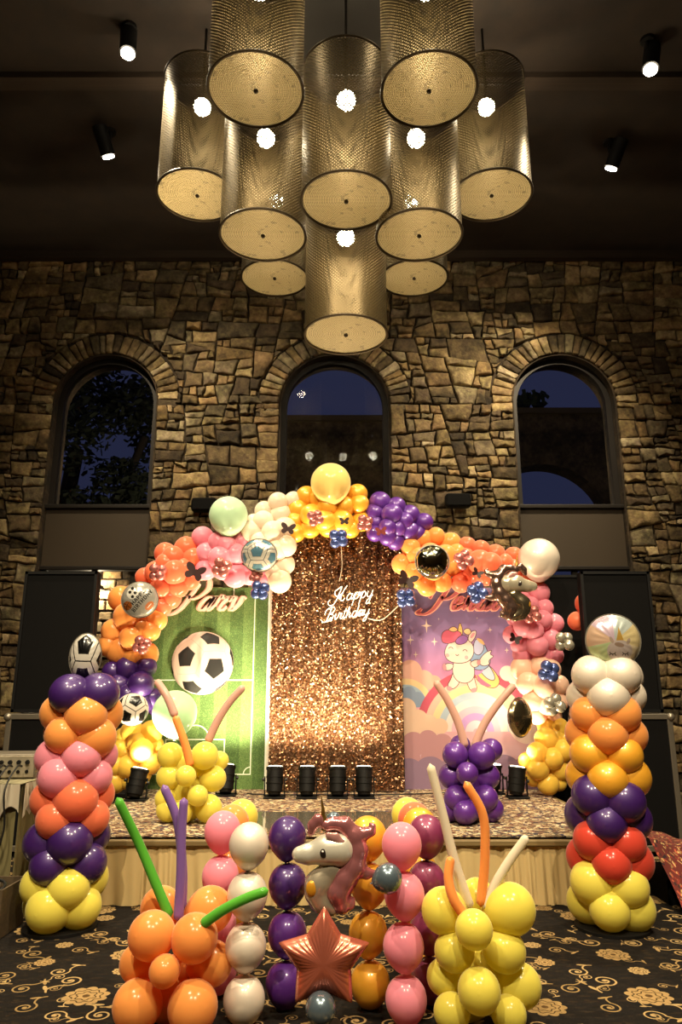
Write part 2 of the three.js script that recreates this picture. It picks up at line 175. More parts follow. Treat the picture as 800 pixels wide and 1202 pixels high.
{ // tree outside the first window
  const t = thing('courtyard_tree', 'dark leafy tree beyond the arched window', 'tree', V(-5.2, -0.1, -13.5));
  part('trunk', merge([tube([V(0, 0, 0), V(0.1, 2, 0), V(-0.1, 4, 0.1), V(0, 6, 0)], 0.16, 20, 8), tube([V(-0.05, 3.4, 0), V(-0.8, 4.8, 0.2), V(-1.5, 6, 0.3)], 0.08, 12, 6), tube([V(0, 3.8, 0), V(0.8, 5, -0.2), V(1.3, 6.3, -0.1)], 0.08, 12, 6)]), std('#2a2118', 0.9), t);
  const lg = new THREE.SphereGeometry(0.5, 5, 3); lg.scale(0.09, 0.012, 0.2); const inst = new THREE.InstancedMesh(lg, std('#1a2212', 0.85), 11000); inst.name = 'foliage'; inst.userData.kind = 'stuff'; const o = new THREE.Object3D();
  const blobs = []; for (let i = 0; i < 26; i++) blobs.push([rr(-1.9, 1.5), rr(3.2, 7.6), rr(-1.1, 1.1), rr(0.5, 0.95)]);
  for (let i = 0; i < 11000; i++) { const b = blobs[i % 26], a = rr(0, 6.28), c = Math.acos(rr(-1, 1)), r = b[3] * Math.cbrt(rnd()); o.position.set(b[0] + r * Math.sin(c) * Math.cos(a), b[1] + r * Math.cos(c), b[2] + r * Math.sin(c) * Math.sin(a)); o.rotation.set(rr(-2, 2), rr(0, 6), rr(-2, 2)); o.scale.setScalar(rr(0.6, 1.2)); o.updateMatrix(); inst.setMatrixAt(i, o.matrix); } shade(inst); t.add(inst);
  const hg = thing('garden_hedge', 'low dark hedge beneath the courtyard tree', 'hedge', V(-5.6, -0.1, -15.5)); const hl = new THREE.InstancedMesh(lg, std('#26230f', 0.85), 9000); hl.name = 'foliage'; hl.userData.kind = 'stuff'; for (let i = 0; i < 9000; i++) { o.position.set(rr(-2.4, 2.6), rr(0.05, 5.4), rr(-0.4, 0.4)); o.rotation.set(rr(-2, 2), rr(0, 6), rr(-2, 2)); o.scale.setScalar(rr(0.8, 1.6)); o.updateMatrix(); hl.setMatrixAt(i, o.matrix); } shade(hl); hg.add(hl);
}
{ // stone pier with an up-and-down sconce just outside the first door
  const D = 10.7, c = at(120, 740, D), pr = thing('stone_pier', 'stone pier lit by a wall sconce outside the door', 'pier', V(c.x, -0.1, -D));
  part('core', metricUV(box(0.7, 3.2, 0.5, 0, 1.6, -0.27), 1), M.mortar, pr);
  let k = 0; for (let row = 0, y = 0; y < 3.1; row++) { const h = rr(0.13, 0.2); let x = -0.35 - (row % 2) * 0.1; while (x < 0.35) { const w = rr(0.15, 0.3), a = Math.max(-0.35, x), b = Math.min(0.35, x + w); if (b - a > 0.06) part(k ? 'stone_' + String(k).padStart(3, '0') : 'stone', metricUV(rbox(b - a - 0.02, h - 0.02, 0.09, 0.02, (a + b) / 2, y + h / 2, rr(-0.01, 0.02), 1), 1), stoneMats[k % stoneMats.length], pr), k++; x += w; } y += h; }
  const lp = at(113, 690, D - 0.2), ls = thing('wall_sconce', 'small dark dome sconce glowing on the stone pier outside', 'lamp', lp);
  const prof = [[0.001, 0.05], [0.06, 0.045], [0.1, 0.02], [0.125, -0.03], [0.12, -0.035], [0.001, -0.02]].map(p => new THREE.Vector2(...p)); part('shade', new THREE.LatheGeometry(prof, 24), M.bronze, ls); part('bracket', box(0.05, 0.05, 0.2, 0, 0, -0.12), M.bronze, ls);
  part('bulb', new THREE.SphereGeometry(0.03, 12, 8), std('#ffffff', 0.5, { emissive: WARM, emissiveIntensity: 20 }), ls, V(0, -0.07, 0));
  const pl = new THREE.PointLight(WARM, 5); pl.position.set(0, -0.07, 0); pl.castShadow = true; ls.add(pl);
  const pu = new THREE.PointLight(WARM, 1.2); pu.position.set(0, 0.12, 0); pu.castShadow = true; ls.add(pu);
  part('upper_bulb', new THREE.SphereGeometry(0.02, 10, 8), std('#ffffff', 0.5, { emissive: WARM, emissiveIntensity: 8 }), ls, V(0, 0.12, 0));
  solo('door_canopy', metricUV(box(1.6, 0.12, 1.0, 0, 0, 0), 1), std('#7a6748', 0.9, { map: T_GRAIN }), 'flat canopy over the stone pier outside', 'canopy', V(c.x, 3.17, -D + 0.2));
}
for (const [x, label] of [[-1.75, 'added unseen courtyard lantern on the outer wall face beside the tree window'], [1.75, 'added unseen courtyard lantern on the outer wall face beside the archway window']]) {  // unseen lanterns added to warm the dark building across the courtyard
  const t = thing('added_courtyard_lantern', label, 'lantern', V(x, 3.4, -WALL - THICK - 0.16), 'added courtyard lanterns'); part('bracket', box(0.04, 0.04, 0.15, 0, 0.16, 0.08), M.bronze, t); part('frame', merge([cyl(0.09, 0.1, 0.02, 12, 0, 0.13, 0), cyl(0.07, 0.06, 0.02, 12, 0, -0.13, 0)]), M.bronze, t); part('lamp_glass', cyl(0.07, 0.06, 0.24, 12), std('#ffffff', 0.5, { emissive: WARM, emissiveIntensity: 4 }), t); const l = new THREE.PointLight(WARM, 9); l.castShadow = true; t.add(l);
}
// little speakers on the stone wall
for (const [px, py, label] of [[537, 588, 'small black wall speaker between the middle and plant-side windows'], [240, 593, 'small black wall speaker beside the pale green balloon']]) {
  const s = thing('wall_speaker', label, 'speaker', at(px, py, WALL - 0.14), 'speakers on the stone wall'); part('cabinet', rbox(0.33, 0.185, 0.14, 0.05, 0, 0, 0, 3), M.black, s); part('grille', rbox(0.29, 0.15, 0.02, 0.01, 0, 0, 0.07), M.blackMatte, s); part('bracket', cyl(0.02, 0.02, 0.14, 10, 0, 0, 0).rotateX(Math.PI / 2).translate(0, 0, -0.1), M.black, s);
}

// ───────────── ceiling spots ─────────────
const spotGlow = std('#ffffff', 0.4, { emissive: new THREE.Color().setRGB(1, 0.86, 0.62), emissiveIntensity: 50 });
function downlight(p, target, label, cd = DOWNLIGHT_CD, cone = 0.72) {
  const t = thing('ceiling_spotlight', label, 'spotlight', p, 'ceiling spotlights');
  const drop = CEIL - p.y; part('stem', cyl(0.018, 0.018, drop - 0.2, 8, 0, (drop + 0.2) / 2, 0), M.black, t); part('canopy', cyl(0.06, 0.06, 0.03, 16, 0, drop - 0.016, 0), M.black, t);
  const dir = target.clone().sub(p).normalize(); const head = new THREE.Mesh(); void head;
  const h = part('housing', cyl(0.075, 0.075, 0.3, 24, 0, 0.15, 0), M.black, t); aim(h, dir.clone().negate());
  const d = part('lamp_face', cyl(0.06, 0.06, 0.012, 24), spotGlow, t, dir.clone().multiplyScalar(0.012)); aim(d, dir.clone().negate());
  const l = new THREE.SpotLight(WARM, cd, 0, cone, 0.9); l.position.copy(dir.clone().multiplyScalar(0.05)); l.castShadow = true; t.add(l); l.target.position.copy(target.clone().sub(p)); t.add(l.target);
}
downlight(at(150, 62, 5.36), V(-1.5, 0.9, -4.6), 'bright ceiling spotlight near the ceiling beam, on the chandelier side of the tree window');
downlight(at(127, 183, 6.64), V(-1.3, 2.6, -9), 'dimmer ceiling spotlight above the tree window', DOWNLIGHT_CD * 0.72, 0.85);
downlight(at(763, 81, 5.5), V(1.5, 0.9, -4.6), 'bright ceiling spotlight above the archway window, close to the side wall');
downlight(at(717, 197, 6.8), V(1.5, 2.7, -9), 'small ceiling spotlight between the bright one and the archway window', DOWNLIGHT_CD * 1.1, 0.85);
for (const [x, z, tx, tz] of [[-2.2, -1.6, -0.9, -5], [2.2, -1.6, 0.9, -5], [-1.2, 1.2, -0.4, -5.4], [1.2, 1.2, 0.4, -5.4]]) downlight(V(x, CEIL - 0.45, z), V(tx, 1.2, tz), 'ceiling spotlight over the carpet opposite the stage', DOWNLIGHT_CD * 1.55, 0.62);

// ───────────── chandelier of perforated drums ─────────────
{
  const T_HOLES = dataTex(64, (u, v) => { const d = (x, y) => Math.hypot(u - x, (v - y)); const q = Math.min(d(0.25, 0.25), d(0.75, 0.75), d(1.25, 0.25), d(-0.25, 0.75)); const a = q < 0.2 ? 0.0 : 1; return [a, a, a]; });
  const rep = (u, v) => { const t = T_HOLES.clone(); t.repeat.set(u, v); return t; };
  const R = 0.34, LEN = 1.18, pitch = 0.027;
  const side = std('#5e5034', 0.4, { metalness: 0.6, alphaMap: rep(Math.round(2 * Math.PI * R / pitch), Math.round(LEN / pitch)), transparent: true, side: THREE.DoubleSide });
  const T_DISC = dataTex(512, (u, v) => { const r = Math.hypot(u - 0.5, v - 0.5) * 2, a = Math.atan2(v - 0.5, u - 0.5); const ring = Math.cos(r * Math.PI * 2 * 17), k = Math.round(r * 17), dots = Math.cos(a * Math.max(6, k * 6)); const st = fbm(u, v, 11, 5); const g = cl(0.84 + 0.06 * ring * (0.6 + 0.4 * dots)); const stain = st > 0.69 ? 0.8 : 1; return [g * stain, g * stain * 0.97, g * stain * 0.9]; }, true);
  const T_DISCHOLES = dataTex(1024, (u, v) => { const r = Math.hypot(u - 0.5, v - 0.5) * 2, a = Math.atan2(v - 0.5, u - 0.5), k = Math.max(1, Math.round(r * 26)), n = k * 6, dr = (r * 26 - k), da = ((a / (2 * Math.PI) * n) % 1 + 1) % 1 - 0.5; return Math.hypot(dr, da * 1.0) < 0.3 ? [0, 0, 0] : [1, 1, 1]; });
  const disc = std('#cdbb90', 0.95, { transmission: 0.7, thickness: 0, map: T_DISC, alphaMap: T_DISCHOLES, transparent: true, side: THREE.DoubleSide });
  const rimM = std('#3a2f1e', 0.45, { metalness: 0.7 }), rod = std('#15110c', 0.5, { metalness: 0.5 });
  const glow = std('#ffffff', 0.5, { emissive: new THREE.Color().setRGB(1, 0.88, 0.62), emissiveIntensity: 50 });
  const sideG = new THREE.CylinderGeometry(R, R, LEN, 56, 1, true); sideG.translate(0, LEN / 2, 0);
  const rimG = new THREE.TorusGeometry(R, 0.011, 8, 56); rimG.rotateX(Math.PI / 2);
  const discG = new THREE.CircleGeometry(R - 0.004, 48); discG.rotateX(Math.PI / 2);
  const nutG = new THREE.SphereGeometry(0.018, 12, 8), bulbG = new THREE.SphereGeometry(0.075, 20, 14);
  const barG = box(2 * R - 0.02, 0.012, 0.02), list = [[-0.61, 4.3, 5.44, 'tall drum'], [0.63, 4.3, 5.44], [-1.24, 5.4, 5.42], [1.3, 5.4, 5.42], [-0.62, 5.05, 4.78], [0.62, 5.05, 4.78], [0.04, 4.74, 4.86], [0.04, 5.44, 4.12], [-0.68, 6.62, 5.38], [0.75, 6.62, 5.38]];
  const c0 = V(0.03, CEIL, -5.4), ch = thing('chandelier', 'large tiered chandelier of perforated brass drums hanging from the ceiling', 'chandelier', c0);
  part('ceiling_plate', cyl(0.7, 0.7, 0.06, 32, 0, -0.031, 0), rod, ch);
  for (const [x, d, y] of list) {
    const g = new THREE.Group(); g.name = 'drum'; g.position.set(x - c0.x, y - c0.y, -d - c0.z); ch.add(g);
    part('perforated_side', sideG, side, g); part('bottom_rim', rimG, rimM, g); part('top_rim', rimG, rimM, g, V(0, LEN, 0)); part('diffuser', discG, disc, g, V(0, 0.012, 0)); part('nut', nutG, rimM, g, V(0, 0.0, 0));
    const top = CEIL - y; part('hanging_rod', merge([cyl(0.012, 0.012, top - LEN + 0.18, 8, 0, LEN - 0.18 + (top - LEN + 0.18) / 2, 0), barG.clone().translate(0, LEN - 0.01, 0)]), rod, g);
    part('bulb', bulbG, glow, g, V(0, 0.92, 0)); const l = new THREE.PointLight(WARM, CHANDELIER_CD); l.position.set(0, 0.92, 0); l.castShadow = true; l.shadow.radius = 3; g.add(l);
  }
}

// ───────────── stage ─────────────
const STAGE_H = 0.374, ST_F = 4.87, ST_B = 7.6, ST_X0 = -1.85, ST_X1 = 1.85;
const T_RUG = canvasTex(1024, 1024, (c, W) => {
  c.fillStyle = '#7d6c53'; c.fillRect(0, 0, W, W); const cols = ['#4a1f19', '#2a2740', '#b8a37d', '#6a4c30', '#1d1a20', '#8c7a5c', '#5e2e22', '#cdbd9b'];
  for (let i = 0; i < 2600; i++) { const x = rnd() * W, y = rnd() * W, r = rr(9, 26); c.fillStyle = cols[Math.floor(rnd() * cols.length)]; c.save(); c.translate(x, y); c.rotate(rr(0, 6.3)); c.beginPath(); for (let k = 0; k < 5; k++) c.ellipse(Math.cos(k * 1.257) * r * 0.55, Math.sin(k * 1.257) * r * 0.55, r * 0.42, r * 0.3, k * 1.257, 0, 7); c.fill(); c.restore(); }
  c.lineWidth = 5; for (let i = 0; i < 160; i++) { c.strokeStyle = cols[i % cols.length]; const x = rnd() * W, y = rnd() * W; c.beginPath(); c.moveTo(x, y); c.bezierCurveTo(x + rr(-70, 70), y + rr(-70, 70), x + rr(-70, 70), y + rr(-70, 70), x + rr(-90, 90), y + rr(-90, 90)); c.stroke(); }
});
const satin = std('#bda574', 0.45, { sheen: 0.6, sheenColor: new THREE.Color('#e8d5a0'), sheenRoughness: 0.4, side: THREE.DoubleSide });
const T_RUGRED = canvasTex(512, 512, (c, W) => { c.fillStyle = '#5a1d16'; c.fillRect(0, 0, W, W); const cols = ['#7d2a1e', '#c0a067', '#24161c', '#8c6a42', '#3a1512', '#a34a31']; for (let i = 0; i < 1500; i++) { c.fillStyle = cols[Math.floor(rnd() * 6)]; c.save(); c.translate(rnd() * W, rnd() * W); c.rotate(rr(0, 6)); c.fillRect(-rr(3, 12), -3, rr(6, 22), rr(4, 8)); c.restore(); } });
{
  const s = thing('stage', 'low stage with a gold satin skirt under the three backdrops', 'stage', V(0, 0, -(ST_F + ST_B) / 2));
  const zf = (ST_B - ST_F) / 2, W = ST_X1 - ST_X0, cx = (ST_X0 + ST_X1) / 2;
  part('platform', box(W - 0.04, STAGE_H - 0.03, 2 * zf - 0.04, cx, (STAGE_H - 0.03) / 2 + 0.003, 0), M.wood, s);
  part('deck_edge', merge([rbox(W + 0.03, 0.035, 0.05, 0.008, cx, STAGE_H - 0.0185, zf + 0.02), rbox(0.05, 0.035, 2 * zf, 0.008, ST_X0 - 0.005, STAGE_H - 0.0185, 0), rbox(0.05, 0.035, 2 * zf, 0.008, ST_X1 + 0.005, STAGE_H - 0.0185, 0)]), std('#8a7347', 0.6, { map: T_GRAIN }), s);
  // skirt: cloth widths pleated at their joins, one part each
  const width = (len, phase) => { const nx = 60, ny = 8, pos = [], idx = []; for (let j = 0; j <= ny; j++) for (let i = 0; i <= nx; i++) { const u = i / nx, v = j / ny, x = (u - 0.5) * len; const fall = 0.25 + 0.75 * (1 - v), edge = Math.exp(-Math.pow(Math.min(u, 1 - u) * len / 0.025, 2)); const z = fall * (0.012 * Math.sin(u * 9 + phase) + 0.008 * Math.sin(u * 23 + phase * 2.3) + 0.006 * Math.sin(u * 41 + v * 2 + phase)) - 0.02 * edge; pos.push(x, 0.004 + v * (STAGE_H - 0.04), z + 0.022); } for (let j = 0; j < ny; j++) for (let i = 0; i < nx; i++) { const a = j * (nx + 1) + i; idx.push(a, a + 1, a + nx + 2, a, a + nx + 2, a + nx + 1); } const g = new THREE.BufferGeometry(); g.setAttribute('position', new THREE.Float32BufferAttribute(pos, 3)); g.setIndex(idx); g.computeVertexNormals(); return metricUV(g, 1); };
  const cuts = [-1.85, -1.22, -0.98, -0.52, -0.2, 0.22, 0.62, 0.98, 1.2, 1.48, 1.85]; for (let i = 0; i + 1 < cuts.length; i++) part('skirt_cloth', width(cuts[i + 1] - cuts[i] + 0.004, i * 1.7), satin, s, V((cuts[i] + cuts[i + 1]) / 2, 0, zf));
  for (const [x, r] of [[ST_X0, -Math.PI / 2], [ST_X1, Math.PI / 2]]) { const m = part('skirt_cloth', width(2 * zf, 3), satin, s, V(x, 0, 0)); m.rotation.y = r; }
  const rugG = metricUV(rbox(W - 0.06, 0.012, 2 * zf - 0.08, 0.004, 0, 0, 0), 0.9); solo('stage_rug', rugG, std('#ffffff', 0.95, { map: T_RUG, bumpMap: T_FINE, bumpScale: 0.004 }), 'beige patterned oriental rug covering the stage top', 'rug', V(cx, STAGE_H + 0.006, -(ST_F + ST_B) / 2));
  const a = at(283, 977, ST_F + 0.06), b = at(476, 977, ST_F + 0.06); solo('mirror_sheet', rbox(b.x - a.x, 0.008, 0.86, 0.003), std('#cfc4ae', 0.06, { metalness: 0.85 }), 'mirror acrylic sheet lying on the rug at the stage edge', 'mirror sheet', V((a.x + b.x) / 2, STAGE_H + 0.017, -ST_F - 0.5));
}
const TOP = STAGE_H + 0.012;
// ───────────── backdrops ─────────────
// green football panel
const PW = 1.27, gx0 = at(150, 920, 7.2).x, gx1 = at(312, 920, 7.2).x, topS = at(300, 690, 7.2).y;
function ballColor(d, seams = 0.02) { // football from the corners of an icosahedron
  const p = (1 + Math.sqrt(5)) / 2, C = []; for (const a of [-1, 1]) for (const b of [-p, p]) { C.push(V(0, a, b), V(a, b, 0), V(b, 0, a)); } C.forEach(v => v.normalize());
  const dots = C.map((v, i) => [v.dot(d), i]).sort((a, b) => b[0] - a[0]); const c = C[dots[0][1]];
  const nb = C.filter(v => v.dot(c) > 0.3 && v.dot(c) < 0.9); let m = -1; for (const n of nb) { const e = n.clone().sub(c.clone().multiplyScalar(n.dot(c))).normalize(); m = Math.max(m, e.dot(d)); }
  if (m < 0.285) return 0; if (m < 0.285 + seams) return 2;
  if (Math.abs(dots[0][0] - dots[1][0]) < seams * 0.75 && m > 0.28) return 2; return 1;
}
function facing(a, b) { const p = (1 + Math.sqrt(5)) / 2, P = V(0, 1, p).normalize(), Q = V(0, -1, p).normalize(), basis = (u, v) => { const e1 = u.clone().add(v).normalize(), e3 = u.clone().cross(v).normalize(); return new THREE.Matrix4().makeBasis(e1, e3.clone().cross(e1), e3); }; return new THREE.Quaternion().setFromRotationMatrix(basis(P, Q).multiply(basis(V(...a).normalize(), V(...b).normalize()).transpose())); }
function ballTex(n, turn, white = [0.93, 0.9, 0.85], dark = [0.06, 0.05, 0.05], seam = [0.6, 0.56, 0.5], sw = 0.02, zoom = 1) { const q = Array.isArray(turn) ? new THREE.Quaternion().setFromEuler(new THREE.Euler(...turn)) : turn; return dataTex(n, (u, v) => { let x = (u * 2 - 1) * zoom, y = (v * 2 - 1) * zoom, r = Math.hypot(x, y); if (r > 0.999) { x *= 0.999 / r; y *= 0.999 / r; r = 0.999; } const d = V(x, y, Math.sqrt(1 - r * r)).applyQuaternion(q); return [dark, white, seam][ballColor(d, sw)]; }, true); }
{
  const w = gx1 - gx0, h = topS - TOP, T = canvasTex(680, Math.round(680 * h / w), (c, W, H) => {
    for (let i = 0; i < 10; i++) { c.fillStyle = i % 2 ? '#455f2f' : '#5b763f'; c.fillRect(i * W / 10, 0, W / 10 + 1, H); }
    for (let i = 0; i < 60000; i++) { c.fillStyle = ['rgba(30,60,20,0.35)', 'rgba(150,190,110,0.28)', 'rgba(70,110,50,0.4)', 'rgba(190,210,140,0.16)'][i % 4]; c.fillRect(rnd() * W, rnd() * H, rr(1, 3.4), rr(1, 5)); }
    c.strokeStyle = '#e9f0dc'; c.lineWidth = 5; const L = W * 0.03, R = W * 0.885, B = H * 0.93; c.strokeRect(L, -20, R - L, B + 20); c.beginPath(); c.moveTo(L, H * 0.475); c.lineTo(R, H * 0.475); c.stroke();
    c.strokeRect(W * 0.26, H * 0.765, W * 0.43, B - H * 0.765); c.strokeRect(W * 0.37, H * 0.86, W * 0.2, B - H * 0.86); c.beginPath(); c.arc(W * 0.475, H * 0.765, W * 0.1, Math.PI, 0); c.stroke(); c.beginPath(); c.arc(R, B, W * 0.05, Math.PI, 1.5 * Math.PI); c.stroke();
    c.strokeRect(W * 0.3, -10, W * 0.42, H * 0.055);
    c.fillStyle = '#f2f4ea'; c.fillRect(W - 9, 0, 9, H);
  }, false);
  const g = thing('football_backdrop', 'green football pitch backdrop board beside the sequin curtain', 'backdrop', V((gx0 + gx1) / 2, TOP, -7.2));
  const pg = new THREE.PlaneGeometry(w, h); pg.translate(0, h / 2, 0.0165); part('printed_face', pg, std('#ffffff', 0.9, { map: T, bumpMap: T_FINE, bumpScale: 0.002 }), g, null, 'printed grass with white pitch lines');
  part('board', box(w, h, 0.03, 0, h / 2, 0.0005), M.black, g); part('edge_strip', box(0.022, h, 0.05, w / 2 + 0.012, h / 2, 0), std('#efe9da', 0.6), g, null, 'white edge strip');
  for (const sx of [-0.4, 0.4]) part('stand_leg', merge([box(0.04, h * 0.8, 0.04, sx * w, h * 0.4, -0.04), box(0.05, 0.03, 0.28, sx * w, 0.016, -0.16)]), M.black, g);
  // football cut-out with a folded middle, mounted on the board
  const bc = at(237, 778, 7.14), br = 36.5 * mpp(778, 7.14), fg = new THREE.BufferGeometry(), pos = [], uv = [], idx = [], N = 48, K = 10;
  for (let k = 0; k <= K; k++) for (let i = 0; i < N; i++) { const r = k / K, a = i / N * 2 * Math.PI, x = r * Math.cos(a), y = r * Math.sin(a); pos.push(x * br, y * br, 0.02 + 0.05 * (1 - r * r) + 0.02 * (1 - Math.min(1, Math.abs(x) * 6)) * (1 - r)); uv.push(x / 2 + 0.5, y / 2 + 0.5); }
  for (let k = 0; k < K; k++) for (let i = 0; i < N; i++) { const a = k * N + i, b = k * N + (i + 1) % N; idx.push(a, a + N, b, b, a + N, b + N); } const base = pos.length / 3; for (let i = 0; i < N; i++) { const a = i / N * 2 * Math.PI; pos.push(Math.cos(a) * br, Math.sin(a) * br, 0); uv.push(0.5, 0.5); } for (let i = 0; i < N; i++) { const a = K * N + i, b = K * N + (i + 1) % N; idx.push(a, base + i, b, b, base + i, base + (i + 1) % N); }
  fg.setAttribute('position', new THREE.Float32BufferAttribute(pos, 3)); fg.setAttribute('uv', new THREE.Float32BufferAttribute(uv, 2)); fg.setIndex(idx); fg.computeVertexNormals();
  solo('football_cutout', fg, std('#ffffff', 0.6, { map: ballTex(512, facing([-0.5, 0.17, 0.85], [0.4, -0.15, 0.9]), [0.8, 0.72, 0.67], [0.05, 0.045, 0.045], [0.7, 0.62, 0.57], 0.012), side: THREE.DoubleSide }), 'white and black football cut-out mounted on the green backdrop', 'football', V(bc.x, bc.y, -7.178));
}
// sequin curtain
{
  const x0 = at(314, 930, 6.98).x, x1 = at(474, 930, 6.98).x, w = x1 - x0, yT = at(400, 622, 6.98).y, h = yT - TOP - 0.01, g = thing('sequin_curtain', 'rose gold sequin curtain panel in the middle of the stage', 'curtain', V((x0 + x1) / 2, TOP, -6.98));
  const fold = x => 0.012 * Math.sin(x * 31) + 0.009 * Math.sin(x * 53 + 1) + 0.006 * Math.sin(x * 97 + 2);
  const pos = [], idx = [], nx = 120, ny = 2; for (let j = 0; j <= ny; j++) for (let i = 0; i <= nx; i++) { const x = (i / nx - 0.5) * w; pos.push(x, 0.012 + j / ny * h, fold(x)); } for (let j = 0; j < ny; j++) for (let i = 0; i < nx; i++) { const a = j * (nx + 1) + i; idx.push(a, a + 1, a + nx + 2, a, a + nx + 2, a + nx + 1); } const cg = new THREE.BufferGeometry(); cg.setAttribute('position', new THREE.Float32BufferAttribute(pos, 3)); cg.setIndex(idx); cg.computeVertexNormals(); metricUV(cg, 1);
  part('cloth', cg, std('#6b4d35', 0.8, { side: THREE.DoubleSide }), g); part('rail', cyl(0.015, 0.015, w + 0.06, 12).rotateZ(Math.PI / 2).translate(0, h + 0.012, 0), M.black, g); for (const s of [-1, 1]) part('post', merge([cyl(0.016, 0.016, h, 10, s * (w / 2 - 0.02), h / 2 + 0.006, -0.045), box(0.04, 0.012, 0.12, s * (w / 2 - 0.02), 0.007, -0.05)]), M.black, g);
  const q = new THREE.CircleGeometry(0.0092, 6), n = 21000, im = new THREE.InstancedMesh(q, new THREE.MeshPhysicalMaterial({ color: '#ffffff', metalness: 0.85, roughness: 0.34, side: THREE.DoubleSide }), n), o = new THREE.Object3D(), c = new THREE.Color(), pal = ['#8f6240', '#7d5436', '#a07350', '#6e4a31', '#98785e', '#c09a76', '#94705e', '#70523c'];
  const cols = Math.round(w / 0.0125), rows = Math.ceil(n / cols); for (let i = 0; i < n; i++) { const u = (i % cols + 0.5 + rr(-0.45, 0.45)) / cols, x = (u - 0.5) * w, y = 0.02 + (Math.floor(i / cols) + rr(-0.4, 1.2)) / rows * (h - 0.02); o.position.set(x, y, fold(x) + rr(0.003, 0.012)); o.rotation.set(rr(-0.95, 0.95), rr(-0.95, 0.95), rr(0, 1)); o.scale.setScalar(rr(0.85, 1.2)); o.updateMatrix(); im.setMatrixAt(i, o.matrix); c.set(pal[Math.floor(rnd() * pal.length)]); im.setColorAt(i, c); }
  im.name = 'sequins'; im.userData.kind = 'stuff'; shade(im); g.add(im);
}
